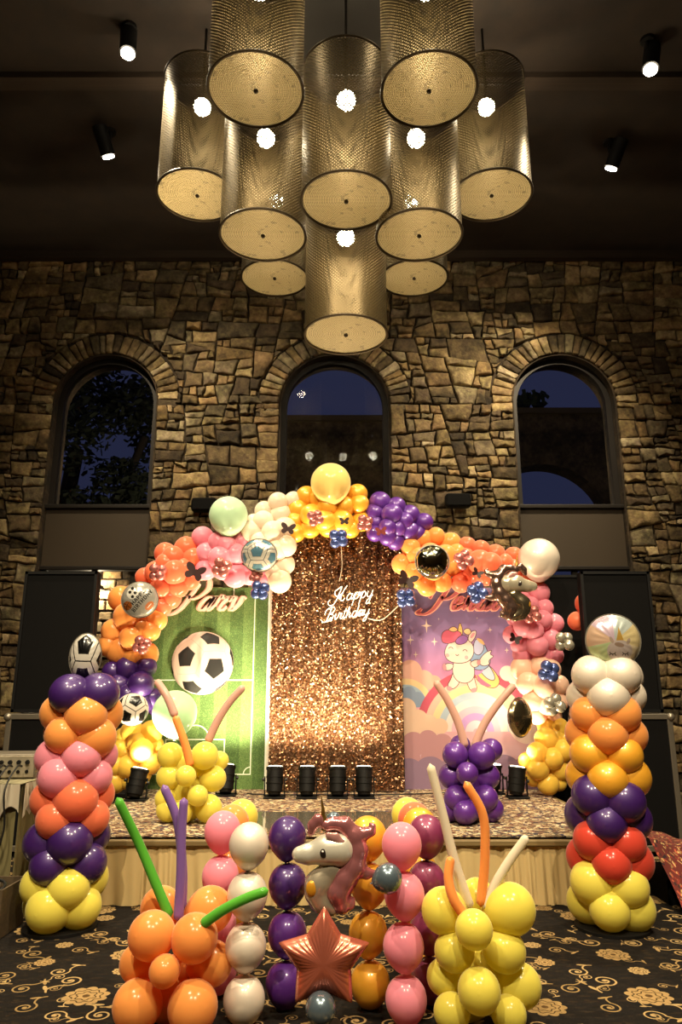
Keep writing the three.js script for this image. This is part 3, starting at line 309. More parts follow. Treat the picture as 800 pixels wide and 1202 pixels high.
// pastel unicorn backdrop
{
  const x0 = at(475, 920, 7.2).x, x1 = at(637, 920, 7.2).x, w = x1 - x0, h = topS - TOP, W0 = 1024, H0 = Math.round(W0 * h / w);
  const T = canvasTex(W0, H0, (c, W, H) => {
    const gr = c.createLinearGradient(0, 0, 0, H); for (const [t, k] of [[0, '#8f86ae'], [0.12, '#8678ac'], [0.3, '#a27fb4'], [0.48, '#d08fb8'], [0.62, '#f0b7c4'], [0.8, '#e6c3cc'], [1, '#a793ad']]) gr.addColorStop(t, k); c.fillStyle = gr; c.fillRect(0, 0, W, H);   // printed sunset dye of the poster
    const sx = W / 160, P = (px, py) => [(px - 475) * sx, (py - 690) * H / 231];
    const star = (px, py, r, col) => { const [x, y] = P(px, py); c.fillStyle = col; c.beginPath(); for (let k = 0; k < 8; k++) { const a = k * Math.PI / 4, q = k % 2 ? r * 0.22 : r; c.lineTo(x + Math.sin(a) * q * 0.75, y - Math.cos(a) * q); } c.fill(); };
    for (const [x, y, r] of [[505, 736, 58], [514, 755, 36], [485, 753, 40], [491, 770, 28], [582, 741, 26], [601, 765, 26], [567, 727, 10], [520, 728, 12], [540, 712, 14], [493, 712, 24], [507, 779, 14], [594, 725, 16], [612, 735, 14], [498, 752, 10]]) star(x, y, r, '#f6e6cf');
    const puff = (list, col) => { c.fillStyle = col; for (const [x, y, r] of list) { const [a, b] = P(x, y); c.beginPath(); c.arc(a, b, r * sx, 0, 7); c.fill(); } };
    puff([[484, 790, 14], [500, 800, 12], [476, 805, 20], [512, 803, 9]], '#e8b9a5');
    const band = (cx, cy, list) => { const [a, b] = P(cx, cy); for (const [r, wd, col] of list) { c.strokeStyle = col; c.lineWidth = wd * sx; c.beginPath(); c.arc(a, b, r * sx, Math.PI, 0); c.stroke(); } };
    band(478, 830, [[29, 7, '#f0d9a2'], [22, 7, '#a9c7d8'], [15, 8, '#8fb0d0']]);
    puff([[492, 822, 9], [482, 815, 8], [505, 826, 8]], '#8fa9c4');
    band(560, 858, [[66, 10, '#c8576f'], [57, 9, '#f2c9b6'], [49, 9, '#f7e5ad'], [41, 8, '#b8d4e4'], [33, 8, '#f5efe6'], [25, 8, '#f3c9da'], [17, 8, '#caa6e6'], [8, 9, '#f5e3f0']]);
    puff([[478, 832, 12], [492, 845, 12], [505, 850, 11], [518, 852, 9], [480, 858, 18], [500, 862, 14]], '#f0d5b8');
    puff([[486, 872, 14], [503, 868, 12], [520, 872, 12], [478, 890, 16], [512, 888, 18], [532, 884, 12]], '#c79aa0'); puff([[480, 905, 18], [505, 905, 20], [530, 905, 18], [555, 908, 20], [590, 905, 22], [620, 905, 22], [640, 900, 18]], '#9c84a0');
    puff([[628, 800, 16], [612, 796, 12], [600, 792, 9], [640, 785, 14], [640, 830, 26], [620, 850, 22]], '#fbeadb');
    // happy little unicorn stepping over the rainbow
    const poly = (pts, fill, lw = 5, close = true) => { c.beginPath(); const q = pts.map(p => P(...p)); c.moveTo((q[0][0] + q[q.length - 1][0]) / 2, (q[0][1] + q[q.length - 1][1]) / 2); for (let i = 0; i < q.length; i++) { const n = q[(i + 1) % q.length]; c.quadraticCurveTo(q[i][0], q[i][1], (q[i][0] + n[0]) / 2, (q[i][1] + n[1]) / 2); } if (close) c.closePath(); if (fill) { c.fillStyle = fill; c.fill(); } if (lw) { c.strokeStyle = '#54343a'; c.lineWidth = lw; c.stroke(); } };
    poly([[566, 770], [576, 780], [586, 790], [592, 802], [584, 810], [570, 806], [560, 796]], '#f3d37e'); poly([[566, 772], [580, 783], [587, 800], [577, 800], [566, 788]], '#b7d5e6'); poly([[562, 790], [570, 800], [584, 808], [566, 806]], '#dd6f93', 0);
    poly([[560, 757], [572, 753], [578, 766], [582, 780], [572, 789], [558, 787], [556, 772]], '#8fb4dc'); poly([[562, 753], [570, 750], [575, 762], [568, 772], [560, 768]], '#b9c6e8'); poly([[556, 784], [566, 790], [574, 786], [566, 795], [556, 792]], '#b58ac6', 0); poly([[564, 750], [572, 752], [576, 760], [568, 756]], '#f1cf8b', 0);
    poly([[566, 778], [574, 768], [584, 764], [580, 770], [586, 772], [578, 777], [580, 782], [570, 784]], '#fbf1e4');
    poly([[536, 786], [533, 798], [527, 806], [533, 811], [541, 806], [544, 796]], '#ece0d3'); poly([[550, 796], [552, 806], [556, 813], [564, 811], [561, 801], [560, 792]], '#ece0d3');
    poly([[536, 778], [534, 792], [540, 802], [552, 804], [561, 797], [561, 782], [554, 774], [544, 773]], '#ece0d3'); poly([[537, 781], [528, 780], [523, 784], [526, 789], [534, 788]], '#ece0d3'); poly([[555, 780], [562, 776], [568, 776], [567, 783], [560, 786]], '#ece0d3');
    poly([[522, 783], [526, 779], [528, 788], [524, 789]], '#d39aa4', 1); poly([[527, 806], [534, 808], [532, 812], [527, 811]], '#d39aa4', 1); poly([[555, 810], [563, 808], [563, 813], [556, 814]], '#d39aa4', 1); poly([[565, 776], [569, 776], [568, 783], [564, 782]], '#d39aa4', 1);
    poly([[528, 760], [525, 770], [530, 778], [543, 781], [556, 778], [562, 768], [560, 756], [550, 750], [536, 752]], '#ece0d3'); poly([[554, 752], [558, 743], [566, 741], [564, 750], [558, 757]], '#ece0d3'); poly([[557, 751], [560, 745], [564, 744], [561, 750]], '#e6a0ac', 1);
    poly([[541, 749], [546, 728], [550, 748]], '#f0cf7c'); c.strokeStyle = '#a98a3c'; c.lineWidth = 3; for (const k of [0.3, 0.55, 0.8]) { const [a, b] = P(544.5 - k * 2, 732 + k * 16), [d, e] = P(546.5 + k * 2, 731 + k * 16); c.beginPath(); c.moveTo(a, b); c.lineTo(d, e); c.stroke(); }
    poly([[522, 750], [525, 742], [536, 740], [548, 744], [546, 752], [534, 757], [524, 757]], '#d0607c'); poly([[538, 754], [548, 746], [556, 750], [552, 757], [542, 759]], '#9c6bb8'); poly([[530, 741], [538, 736], [544, 741], [538, 744]], '#f0c98a'); poly([[548, 742], [556, 738], [560, 744], [554, 748]], '#f3dba0');
    c.strokeStyle = '#4a3036'; c.lineWidth = 5; for (const [x, y] of [[533.5, 764], [550.5, 767]]) { const [a, b] = P(x, y); c.beginPath(); c.arc(a, b, 17, Math.PI * 1.1, Math.PI * 1.95); c.stroke(); } { const [a, b] = P(541, 769.5); c.beginPath(); c.arc(a, b, 11, 0.2, Math.PI - 0.2); c.stroke(); }
    c.fillStyle = 'rgba(235,140,150,0.6)'; for (const [x, y] of [[529, 771], [552, 773.5]]) { const [a, b] = P(x, y); c.beginPath(); c.arc(a, b, 15, 0, 7); c.fill(); }
  }, false);
  const g = thing('unicorn_backdrop', 'pastel purple backdrop printed with a unicorn on a rainbow', 'backdrop', V((x0 + x1) / 2, TOP, -7.2));
  const pg = new THREE.PlaneGeometry(w, h); pg.translate(0, h / 2, 0.0165); part('printed_face', pg, std('#d6ccd0', 0.75, { map: T }), g, null, 'printed unicorn, rainbow, clouds and stars'); part('board', box(w, h, 0.03, 0, h / 2, 0.0005), M.black, g);
  for (const sx of [-0.4, 0.4]) part('stand_leg', merge([box(0.04, h * 0.8, 0.04, sx * w, h * 0.4, -0.04), box(0.05, 0.03, 0.28, sx * w, 0.016, -0.16)]), M.black, g);
}
// ───────────── script lettering ─────────────
const GL = {
  a: [1.0, [[.75, .85], [.4, 1], [.05, .6], [.1, .1], [.4, 0], [.7, .45], [.8, 1], [.74, .3], [.85, 0], [1.1, .35]]],
  p: [1.0, [[-.05, .5], [.2, 1], [.14, 0], [.05, -1]], [[.14, .3], [.4, .98], [.75, .8], [.75, .25], [.45, 0], [.2, .2]]],
  y: [1.0, [[0, .95], [.03, .25], [.32, 0], [.68, .4], [.75, 1], [.7, 0], [.5, -.9], [.15, -1], [.15, -.6], [.95, .25]]],
  r: [0.85, [[0, .3], [.15, 1.1], [.3, .85], [.62, .95], [.5, .5], [.5, .1], [.7, 0], [.9, .3]]],
  v: [1.0, [[-.05, .6], [.15, 1], [.3, .5], [.4, 0], [.72, .45], [.8, 1], [1.1, .85]]],
  n: [0.95, [[-.05, .5], [.15, 1], [.1, 0]], [[.12, .4], [.42, 1], [.6, .8], [.55, .2], [.7, 0], [.95, .3]]],
  e: [0.75, [[0, .4], [.5, .6], [.48, .9], [.25, 1], [.03, .5], [.2, .05], [.5, .05], [.8, .35]]],
  i: [0.55, [[-.05, .5], [.15, 1], [.1, .2], [.28, 0], [.55, .3]]],
  t: [0.5, [[.22, 1.7], [.12, .3], [.3, 0], [.55, .3]], [[-.1, 1.2], [.5, 1.27]]],
  h: [0.95, [[0, .3], [.34, 1.6], [.22, 1.9], [.1, 1.4], [.08, 0]], [[.12, .4], [.4, 1], [.6, .8], [.55, .2], [.7, 0], [.95, .3]]],
  d: [1.0, [[.7, .85], [.35, 1], [.05, .6], [.1, .1], [.4, 0], [.7, .5], [.88, 1.9], [.75, .3], [.85, 0], [1.1, .3]]],
  H: [2.0, [[.1, 1.1], [.0, 1.7], [.45, 2.0], [.9, 2.3], [.75, 1.2], [.55, .2], [.1, -.45], [-.5, -.35], [-.75, .1], [-.5, .45]], [[1.75, 2.3], [1.4, 1.6], [1.2, .6], [1.3, .1], [1.6, 0], [1.9, .4]], [[.1, 1.1], [.5, .85], [1.4, 1.2]]],
  B: [1.5, [[.75, 2.05], [.5, 1], [.3, 0]], [[-.3, 1.1], [-.2, 1.8], [.4, 2.2], [1.1, 2.2], [1.35, 1.75], [1.0, 1.25], [.6, 1.05], [1.2, .95], [1.3, .4], [.9, 0], [.3, -.15], [-.4, -.1], [-.6, .2]]],
  P: [1.35, [[.62, 2.0], [.4, 1], [.1, 0], [-.4, -.35], [-.95, -.25], [-.8, .1]], [[-.55, .9], [-.5, 1.6], [.2, 2.25], [1.1, 2.3], [1.45, 1.65], [1.05, .95], [.5, .85], [.35, 1.1]]],
};
function strokes(text, xh, slant) { const out = []; let x = 0; for (const ch of text) { const [adv, ...ss] = GL[ch]; for (const s of ss) out.push(s.map(([a, b]) => V((x + a + b * slant) * xh, b * xh, 0))); x += adv * 1.1; } return out; }
function ribbon(pts, w0, w1, depth) { // flat cut letter stroke, broad on the down strokes
  const c = new THREE.CatmullRomCurve3(pts, false, 'centripetal'), n = pts.length * 7, pos = [], idx = []; for (let i = 0; i <= n; i++) { const t = i / n, p = c.getPoint(t), d = c.getTangent(t), nx = -d.y, ny = d.x, w = (w0 + w1 * Math.pow(Math.abs(d.y), 1.5)) * (0.55 + 0.45 * Math.sin(Math.PI * cl(t * 4 > 1 && t < 0.75 ? 0.5 : t < 0.5 ? t * 2 : (1 - t) * 2))); for (const [s, z] of [[1, 0], [1, depth], [-1, depth], [-1, 0]]) pos.push(p.x + nx * w * s, p.y + ny * w * s, z); } for (let i = 0; i < n; i++) for (let k = 0; k < 4; k++) { const a = i * 4 + k, b = i * 4 + (k + 1) % 4; idx.push(a, b, a + 4, b, b + 4, a + 4); } idx.push(0, 2, 1, 0, 3, 2); const e = n * 4; idx.push(e, e + 1, e + 2, e, e + 2, e + 3); let g = new THREE.BufferGeometry(); g.setAttribute('position', new THREE.Float32BufferAttribute(pos, 3)); g.setIndex(idx); g = g.toNonIndexed(); g.computeVertexNormals(); return g; }
function nameSign(text, p, xh, mat, edge, label) { const g = thing('name_lettering', label, 'lettering', p); let x = 0; for (const ch of text) { const [adv, ...ss] = GL[ch]; const mk = (k, dz, dep) => mergeGeometries(ss.map(s => { const r = ribbon(s.map(([a, b]) => V((a + b * 0.5) * xh, b * xh, 0)), xh * 0.042 + xh * 0.05 * (k - 1), xh * 0.095 * k, dep); r.translate(0, 0, dz); return r; })); const l = part('letter', mk(1, 0.01, 0.012), mat, g, V(x * xh, 0, 0)); part('outline', mk(1.85, 0, 0.012), edge, l); x += adv * (ch === 'P' ? 1.12 : 1.16); } return g; }
{ const p = at(208, 716, 7.17), m = mpp(716, 7.17); nameSign('Parv', V(p.x, p.y, -7.183), 15.5 * m, std('#efd0c0', 0.6), std('#e4b4a2', 0.6), 'pale pink script name fixed on the green football backdrop'); }
{ const p = at(506, 716, 7.17), m = mpp(716, 7.17); nameSign('Penai', V(p.x, p.y, -7.183), 15 * m, std('#b05a62', 0.6), std('#f7b49c', 0.6), 'rose script name fixed on the pastel unicorn backdrop'); }
{ // neon sign
  const p = at(388, 706, 6.9), m = mpp(710, 6.9), g = thing('neon_sign', 'glowing warm white neon script sign hanging on the sequin curtain', 'neon sign', V(p.x, p.y, -6.9)); const nm = std('#ffffff', 0.4, { emissive: new THREE.Color().setRGB(1, 0.77, 0.36), emissiveIntensity: 0.95 });
  const line = (text, x, y, xh, tilt) => { const q = strokes(text, xh * m, 0.42).map(s => tube(s, 0.0036, s.length * 6, 6)); const gg = merge(q); gg.rotateZ(tilt); gg.translate(x * m, y * m, 0); part('neon_tube', gg, nm, g); };
  line('Happy', 2, -1, 7.4, 0.15); line('Birthday', -7, -23, 6.6, 0.15);
  const ac = new THREE.Shape(); ac.moveTo(-18 * m, -36 * m); ac.lineTo(50 * m, -24 * m); ac.lineTo(54 * m, 12 * m); ac.lineTo(24 * m, 28 * m); ac.lineTo(-12 * m, 8 * m); ac.closePath(); const ag = new THREE.ExtrudeGeometry(ac, { depth: 0.004, bevelEnabled: false }); ag.translate(0, 0, -0.016); part('backing', ag, std('#ffffff', 0.05, { transmission: 1, thickness: 0 }), g, null, 'clear acrylic backing');
  part('hanging_wire', tube([V(10 * m, 24 * m, -0.01), V(13 * m, 40 * m, 0), V(12 * m, 72 * m, 0.02)], 0.003, 12, 5), std('#cfc3ae', 0.5), g);
  part('power_cord', tube([V(44 * m, -20 * m, 0), V(58 * m, -22 * m, 0.02), V(72 * m, -12 * m, 0.03), V(88 * m, 4 * m, 0.06)], 0.004, 20, 6), std('#d8ccb4', 0.5), g);
  for (const [x, y] of [[10, 6], [34, 10], [0, -20], [34, -14]]) { const l = new THREE.PointLight(new THREE.Color().setRGB(1, 0.84, 0.5), 0.055); l.position.set(x * m, y * m, 0.03); l.castShadow = true; g.add(l); }
}
// ───────────── stage uplights ─────────────
{
  const lens = std('#ffffff', 0.4, { emissive: new THREE.Color().setRGB(1, 0.86, 0.55), emissiveIntensity: 12 });
  const par = (px, py, d, label, cd, lean, yaw = 0, col = WARMER) => {
    const p = at(px, py, d), t = thing('stage_uplight', label, 'stage light', V(p.x, TOP, -d), 'uplights on the stage');
    part('floor_plate', rbox(0.18, 0.014, 0.15, 0.004, 0, 0.009, 0), M.black, t); part('yoke', merge([box(0.008, 0.16, 0.03, -0.085, 0.095, 0), box(0.008, 0.16, 0.03, 0.085, 0.095, 0), box(0.178, 0.008, 0.03, 0, 0.02, 0)]), M.black, t);
    const can = new THREE.Group(); can.name = 'can'; can.position.set(0, 0.15, 0); can.rotation.set(-lean, 0, yaw); t.add(can);
    part('housing', merge([cyl(0.072, 0.068, 0.2, 24), cyl(0.078, 0.078, 0.02, 24, 0, 0.09, 0), cyl(0.06, 0.05, 0.03, 20, 0, -0.11, 0), cyl(0.075, 0.075, 0.012, 24, 0, -0.03, 0), cyl(0.075, 0.075, 0.012, 24, 0, 0.02, 0)]), M.black, can); part('lens', cyl(0.06, 0.06, 0.01, 24, 0, 0.103, 0), lens, can); for (const s of [-1, 1]) part('knob', cyl(0.014, 0.014, 0.024, 10).rotateZ(Math.PI / 2).translate(s * 0.094, 0, 0), M.blackGloss, can);
    const dir = V(0, 1, 0).applyEuler(can.rotation), l = new THREE.SpotLight(col, cd, 0, 1.15, 0.9); l.position.copy(can.position).addScaledVector(dir, 0.125); l.target.position.copy(can.position).addScaledVector(dir, 2); l.castShadow = true; l.shadow.radius = 2; t.add(l, l.target);
  };
  par(160, 930, 6.45, 'black stage uplight beside the balloon garland foot at the football backdrop', UPLIGHT_CD * 0.8, 0.25, -0.12);
  par(265, 928, 6.75, 'black stage uplight behind the yellow bouquet facing the football backdrop', UPLIGHT_CD * 0.8, 0.28);
  par(322, 932, 6.6, 'black stage uplight at the join of football backdrop and sequin curtain', UPLIGHT_CD * 0.9, 0.22);
  par(360, 932, 6.6, 'black stage uplight below the neon sign, next to the one at the join', UPLIGHT_CD * 0.8, 0.22);
  par(396, 932, 6.6, 'black stage uplight at the middle of the sequin curtain', UPLIGHT_CD * 0.6, 0.22);
  par(427, 931, 6.6, 'black stage uplight at the middle of the curtain on the unicorn backdrop side', UPLIGHT_CD * 0.8, 0.22);
  par(579, 926, 6.86, 'black stage uplight half hidden by the purple bouquet', UPLIGHT_CD * 0.12, 0.0, -0.1);
  par(607, 932, 6.6, 'black stage uplight beside the yellow foot of the garland', UPLIGHT_CD * 0.5, 0.12, -0.14);
  solo('stage_cable', tube([at(290, 930, 6.85).setY(TOP + 0.006), at(312, 934, 6.76).setY(TOP + 0.006), at(345, 930, 6.77).setY(TOP + 0.006), at(380, 933, 6.77).setY(TOP + 0.006), at(420, 931, 6.77).setY(TOP + 0.006), at(470, 928, 6.8).setY(TOP + 0.006), at(520, 930, 6.9).setY(TOP + 0.006), at(552, 926, 7.0).setY(TOP + 0.006)], 0.005, 80, 6), M.cable, 'thin black power cable lying behind the stage uplights', 'cable');
}

// ───────────── balloons ─────────────
const balloonG = (() => { const p = []; for (let i = 0; i <= 22; i++) { const t = Math.PI * i / 22, s = Math.sin(t), c = Math.cos(t); p.push(new THREE.Vector2(Math.max(0.0005, s * (c < 0 ? 1 - 0.09 * c * c : 1)), c < 0 ? c * (1.07 + 0.09 * Math.pow(-c, 8)) : c)); } const body = new THREE.LatheGeometry(p.reverse(), 30); const k = new THREE.LatheGeometry([[0.001, -1.14], [0.05, -1.17], [0.035, -1.2], [0.075, -1.25], [0.06, -1.26], [0.001, -1.23]].map(q => new THREE.Vector2(...q)).reverse(), 10); return merge([body, k]); })();
const balloonS = (() => { const p = []; for (let i = 0; i <= 12; i++) { const t = Math.PI * i / 12; p.push(new THREE.Vector2(Math.max(0.0005, Math.sin(t)), Math.cos(t) * (Math.cos(t) < 0 ? 1.08 : 1))); } return new THREE.LatheGeometry(p.reverse(), 18); })();
const latex = (c, o = {}) => std(c, 0.88, { transmission: 0.32, thickness: 0, ior: 1.35, clearcoat: 0.6, clearcoatRoughness: 0.2, ...o });
const pearl = (c, o = {}) => std(c, 0.5, { metalness: 0.25, clearcoat: 0.7, clearcoatRoughness: 0.16, ...o });
const shiny = (c) => std(c, 0.24, { metalness: 0.55, clearcoat: 0.8, clearcoatRoughness: 0.08 });
const B = {
  yellow: latex('#efe05a'), gold: pearl('#e5a32c'), orange: latex('#f6a04c'), coral: latex('#f0764e'), red: latex('#d8402a'), pink: latex('#f192a8'), paleGreen: latex('#bfdcb8'), white: pearl('#dccfc0'), cream: latex('#f5e3cd'), purple: pearl('#37135f'), violet: pearl('#572386'), plum: pearl('#7a2a52'), bigYellow: latex('#f6dd86'), green: latex('#58b32c'), lilac: latex('#8a63b0'), blush: latex('#dcae9f'), ivory: latex('#e8dcc4'), sunny: latex('#f4c94a'), peach: latex('#f6cdb2'),
  slate: shiny('#64737f'), navy: shiny('#4a5a94'), rose: shiny('#b8706c'), silver: shiny('#aaa494'),
};
function balloon(parent, mat, p, r, dir, stretch = 1.04) { const m = part('balloon', balloonG, mat, parent, p); aim(m, dir); m.scale.set(r, r * stretch, r); return m; }

// garland over the backdrops: [x, y, r] on the photograph, standing at about 6.7 m
{
  const D = 6.68, base = at(400, 920, D); base.y = TOP;
  const g = thing('balloon_garland', 'large arched balloon garland in rainbow colours around the backdrops', 'balloon garland', V(0, TOP, -D));
  const segs = [
    ['sunny', 'glowing yellow', [[155, 860, 14], [177, 860, 14], [143, 879, 13], [166, 881, 14], [181, 875, 11], [152, 899, 15], [176, 896, 13], [136, 898, 13], [135, 917, 14], [160, 872, 12], [146, 866, 12], [150, 914, 12], [165, 908, 13]]],
    ['purple', 'deep purple', [[150, 785, 15], [171, 783, 13], [133, 789, 13], [140, 805, 14], [165, 804, 16], [178, 819, 12], [128, 801, 12], [150, 816, 14], [184, 832, 10], [168, 824, 13]]],
    ['orange', 'orange', [[142, 703, 15], [150, 724, 17], [134, 741, 15], [166, 738, 13], [183, 728, 13], [176, 741, 12], [129, 757, 14], [142, 762, 18], [158, 768, 14], [171, 768, 15], [155, 748, 15], [186, 714, 13], [167, 716, 15], [157, 700, 14]]],
    ['coral', 'coral red', [[194, 650, 13], [203, 655, 14], [218, 644, 14], [226, 656, 13], [170, 677, 11], [184, 672, 14], [205, 672, 15], [215, 668, 13], [190, 690, 14], [208, 688, 14], [222, 681, 12], [200, 702, 13], [190, 712, 12], [181, 694, 12], [195, 662, 13]]],
    ['pink', 'pink', [[238, 631, 13], [243, 650, 13.5], [242, 668, 13], [257, 637, 13], [275, 651, 14], [281, 637, 13], [258, 655, 14], [276, 675, 15], [292, 675, 12], [312, 678, 11], [265, 640, 12], [262, 668, 13]]],
    ['cream', 'cream white', [[296, 624, 13], [298, 613, 10], [309, 612, 12.5], [310, 600, 11.5], [326, 590, 12], [329, 604, 13], [344, 588, 11], [320, 625, 14], [334, 621, 14], [325, 645, 14], [335, 641, 13], [333, 662, 13], [328, 682, 14], [305, 636, 12], [318, 662, 13], [308, 648, 12], [322, 672, 12]]],
    ['gold', 'golden yellow', [[360, 583, 12.5], [350, 598, 13], [346, 612, 12], [384, 595, 12], [403, 595, 13.5], [421, 592, 12], [419, 580, 12], [366, 605, 14], [381, 611, 13], [400, 612, 15], [424, 612, 12], [347, 626, 11], [364, 620, 12], [385, 619, 12], [411, 621, 11], [375, 586, 12], [395, 583, 12]]],
    ['violet', 'purple', [[446, 590, 13], [465, 595, 11.5], [460, 604, 13], [480, 605, 12.5], [497, 613, 11], [441, 602, 12], [442, 614, 10], [455, 619, 11], [467, 620, 11], [480, 624, 12.5], [455, 630, 11], [464, 635, 11], [440, 626, 10], [490, 626, 10], [474, 612, 11]]],
    ['orange', 'orange', [[511, 630, 11], [497, 633, 12], [528, 638, 13], [482, 643, 11.5], [472, 662, 12.5], [488, 653, 12], [501, 688, 12], [518, 683, 12], [530, 664, 13], [486, 672, 12], [522, 652, 13], [505, 650, 13], [535, 650, 12], [508, 668, 14], [492, 682, 10]]],
    ['coral', 'coral red', [[548, 641, 11], [564, 645, 11], [581, 651, 12], [563, 660, 15], [545, 656, 14], [554, 671, 13], [541, 684, 12], [575, 662, 14], [590, 661, 12], [601, 668, 12], [626, 685, 12], [602, 653, 11], [570, 676, 12], [588, 676, 13], [612, 676, 13], [590, 690, 12]]],
    ['pink', 'pink', [[632, 696, 13], [638, 714, 11], [649, 732, 12], [645, 750, 13], [606, 725, 12], [616, 735, 14], [621, 713, 13], [601, 745, 11], [626, 740, 12], [630, 757, 13], [611, 757, 12], [634, 768, 13], [650, 769, 11], [612, 768, 11], [610, 705, 13], [636, 728, 12]]],
    ['peach', 'pale peach white', [[613, 785, 14], [634, 783, 13], [646, 786, 12], [655, 804, 12], [638, 806, 15], [620, 803, 14], [655, 824, 11], [641, 826, 13], [626, 822, 13], [630, 838, 12], [648, 840, 11]]],
    ['sunny', 'glowing yellow', [[652, 864, 12], [656, 854, 11], [641, 868, 14], [631, 884, 13], [631, 901, 14], [657, 903, 13], [643, 921, 13.5], [626, 912, 11], [660, 881, 13], [648, 890, 13], [643, 852, 13], [661, 868, 11], [618, 893, 10], [655, 918, 10]]],
  ];
  const gc = V(0, at(400, 800, D).y, 0);
  for (const [col, nm, list] of segs) { const mx = list.reduce((s, q) => s + q[0], 0) / list.length, my = list.reduce((s, q) => s + q[1], 0) / list.length, c = at(mx, my, D + 0.12);
    list.forEach(([px, py, r], i) => { const edge = Math.hypot(px - mx, py - my), d = D - 0.05 + Math.min(0.14, edge * 0.0045) + rr(-0.03, 0.04), p = at(px, py, d); p.y = Math.max(p.y, TOP + r * mpp(py, d) + 0.005); const dir = p.clone().sub(c).normalize(); dir.z += 0.45; const m = balloon(g, B[col], p.clone().sub(g.position), r * mpp(py, d) * 1.0, dir); if (!i) m.userData.label = nm + ' latex balloon'; }); }
  void gc; void base;
}
// big latex balloons on the garland
for (const [px, py, r, d, mat, label] of [[388, 567, 23.5, 6.6, B.bigYellow, 'big pale yellow balloon on top of the garland arch'], [268, 605, 22.5, 6.6, B.paleGreen, 'big pale green balloon above the pink part of the garland'], [632, 656, 24, 6.62, B.white, 'big pearl white balloon at the coral and pink bend of the garland'], [205, 837, 26, 6.62, B.paleGreen, 'big pale green balloon low in front of the football backdrop']]) { const m = solo('giant_balloon', balloonG, mat, label, 'balloon', at(px, py, d), 'big balloons on the garland'); const q = r * mpp(py, d); m.scale.set(q, q * 1.0, q); m.rotation.set(0.25, 0, 0); }

// foil balloons: pillowed outlines with crimped rims
function foilGeo(outline, T, segs = 72, rings = 14, crimp = 1, wr = 18) {
  const pos = [], uv = [], idx = [], N = segs, K = rings; let mx = 0; for (let i = 0; i < N; i++) mx = Math.max(mx, outline(i / N * 2 * Math.PI));
  for (const s of [1, -1]) { const b = pos.length / 3; for (let k = 0; k <= K; k++) for (let i = 0; i < N; i++) { const t = k / K, a = i / N * 2 * Math.PI, R = outline(a), w = 1 + 0.1 * crimp * Math.cos(a * wr) * Math.pow(t, 4) * (1 - t) * 4; const z = T * Math.pow(Math.max(0, 1 - Math.pow(t, 2.2)), 0.62) * w; pos.push(R * t * Math.cos(a), R * t * Math.sin(a), s * (z + 0.0008)); uv.push(0.5 + R * t * Math.cos(a) / mx / 2, 0.5 + R * t * Math.sin(a) / mx / 2); }
    for (let k = 0; k < K; k++) for (let i = 0; i < N; i++) { const a = b + k * N + i, c = b + k * N + (i + 1) % N; if (s > 0) idx.push(a, a + N, c, c, a + N, c + N); else idx.push(a, c, a + N, c, c + N, a + N); } }
  const e = K * N, f = (K + 1) * N + K * N; for (let i = 0; i < N; i++) { const j = (i + 1) % N; idx.push(e + i, f + i, e + j, e + j, f + i, f + j); }
  const g = new THREE.BufferGeometry(); g.setAttribute('position', new THREE.Float32BufferAttribute(pos, 3)); g.setAttribute('uv', new THREE.Float32BufferAttribute(uv, 2)); g.setIndex(idx); g.computeVertexNormals(); return g;
}
const roundFoil = foilGeo(() => 1, 0.46), foilRim = (() => { const p = [], ix = [], N = 90; for (let i = 0; i < N; i++) { const a = i / N * 6.2832; for (const r of [0.985, 1.05]) p.push(Math.cos(a) * r, Math.sin(a) * r, (i % 2 ? 0.012 : -0.012) * (r > 1 ? 1 : 0.2)); } for (let i = 0; i < N; i++) { const a = 2 * i, b = 2 * ((i + 1) % N); ix.push(a, a + 1, b, b, a + 1, b + 1); } const g = new THREE.BufferGeometry(); g.setAttribute('position', new THREE.Float32BufferAttribute(p, 3)); g.setIndex(ix); g.computeVertexNormals(); return metricUV(g, 1); })();
function foil(name, label, category, p, r, mat, rimMat, turn = [0, 0, 0], sx = 1, sy = 1) { const t = thing(name, label, category, p); const b = part('foil_body', roundFoil, mat, t), m = part('crimped_rim', foilRim, rimMat, t); for (const o of [b, m]) { o.scale.set(r * sx, r * sy, r); } t.rotation.set(...turn); return t; }
const print = (map, o = {}) => std('#ffffff', 0.26, { map, metalness: 0.25, clearcoat: 0.5, clearcoatRoughness: 0.1, ...o });
const rimSilver = std('#b9b2a4', 0.3, { metalness: 0.8, side: THREE.DoubleSide });
const T_BALL = ballTex(384, facing([-0.35, -0.4, 0.85], [0.25, 0.6, 0.76]), [0.86, 0.83, 0.78], [0.04, 0.04, 0.045], [0.2, 0.19, 0.18], 0.03, 0.88), T_BALLBLUE = ballTex(384, [0.75, 0.2, 0.6], [0.82, 0.8, 0.75], [0.36, 0.52, 0.6], [0.4, 0.4, 0.42], 0.03), T_BALL2 = ballTex(384, facing([0, 0.42, 0.9], [0, -0.66, 0.75]), [0.8, 0.78, 0.74], [0.04, 0.04, 0.045], [0.18, 0.17, 0.16], 0.03, 0.74);
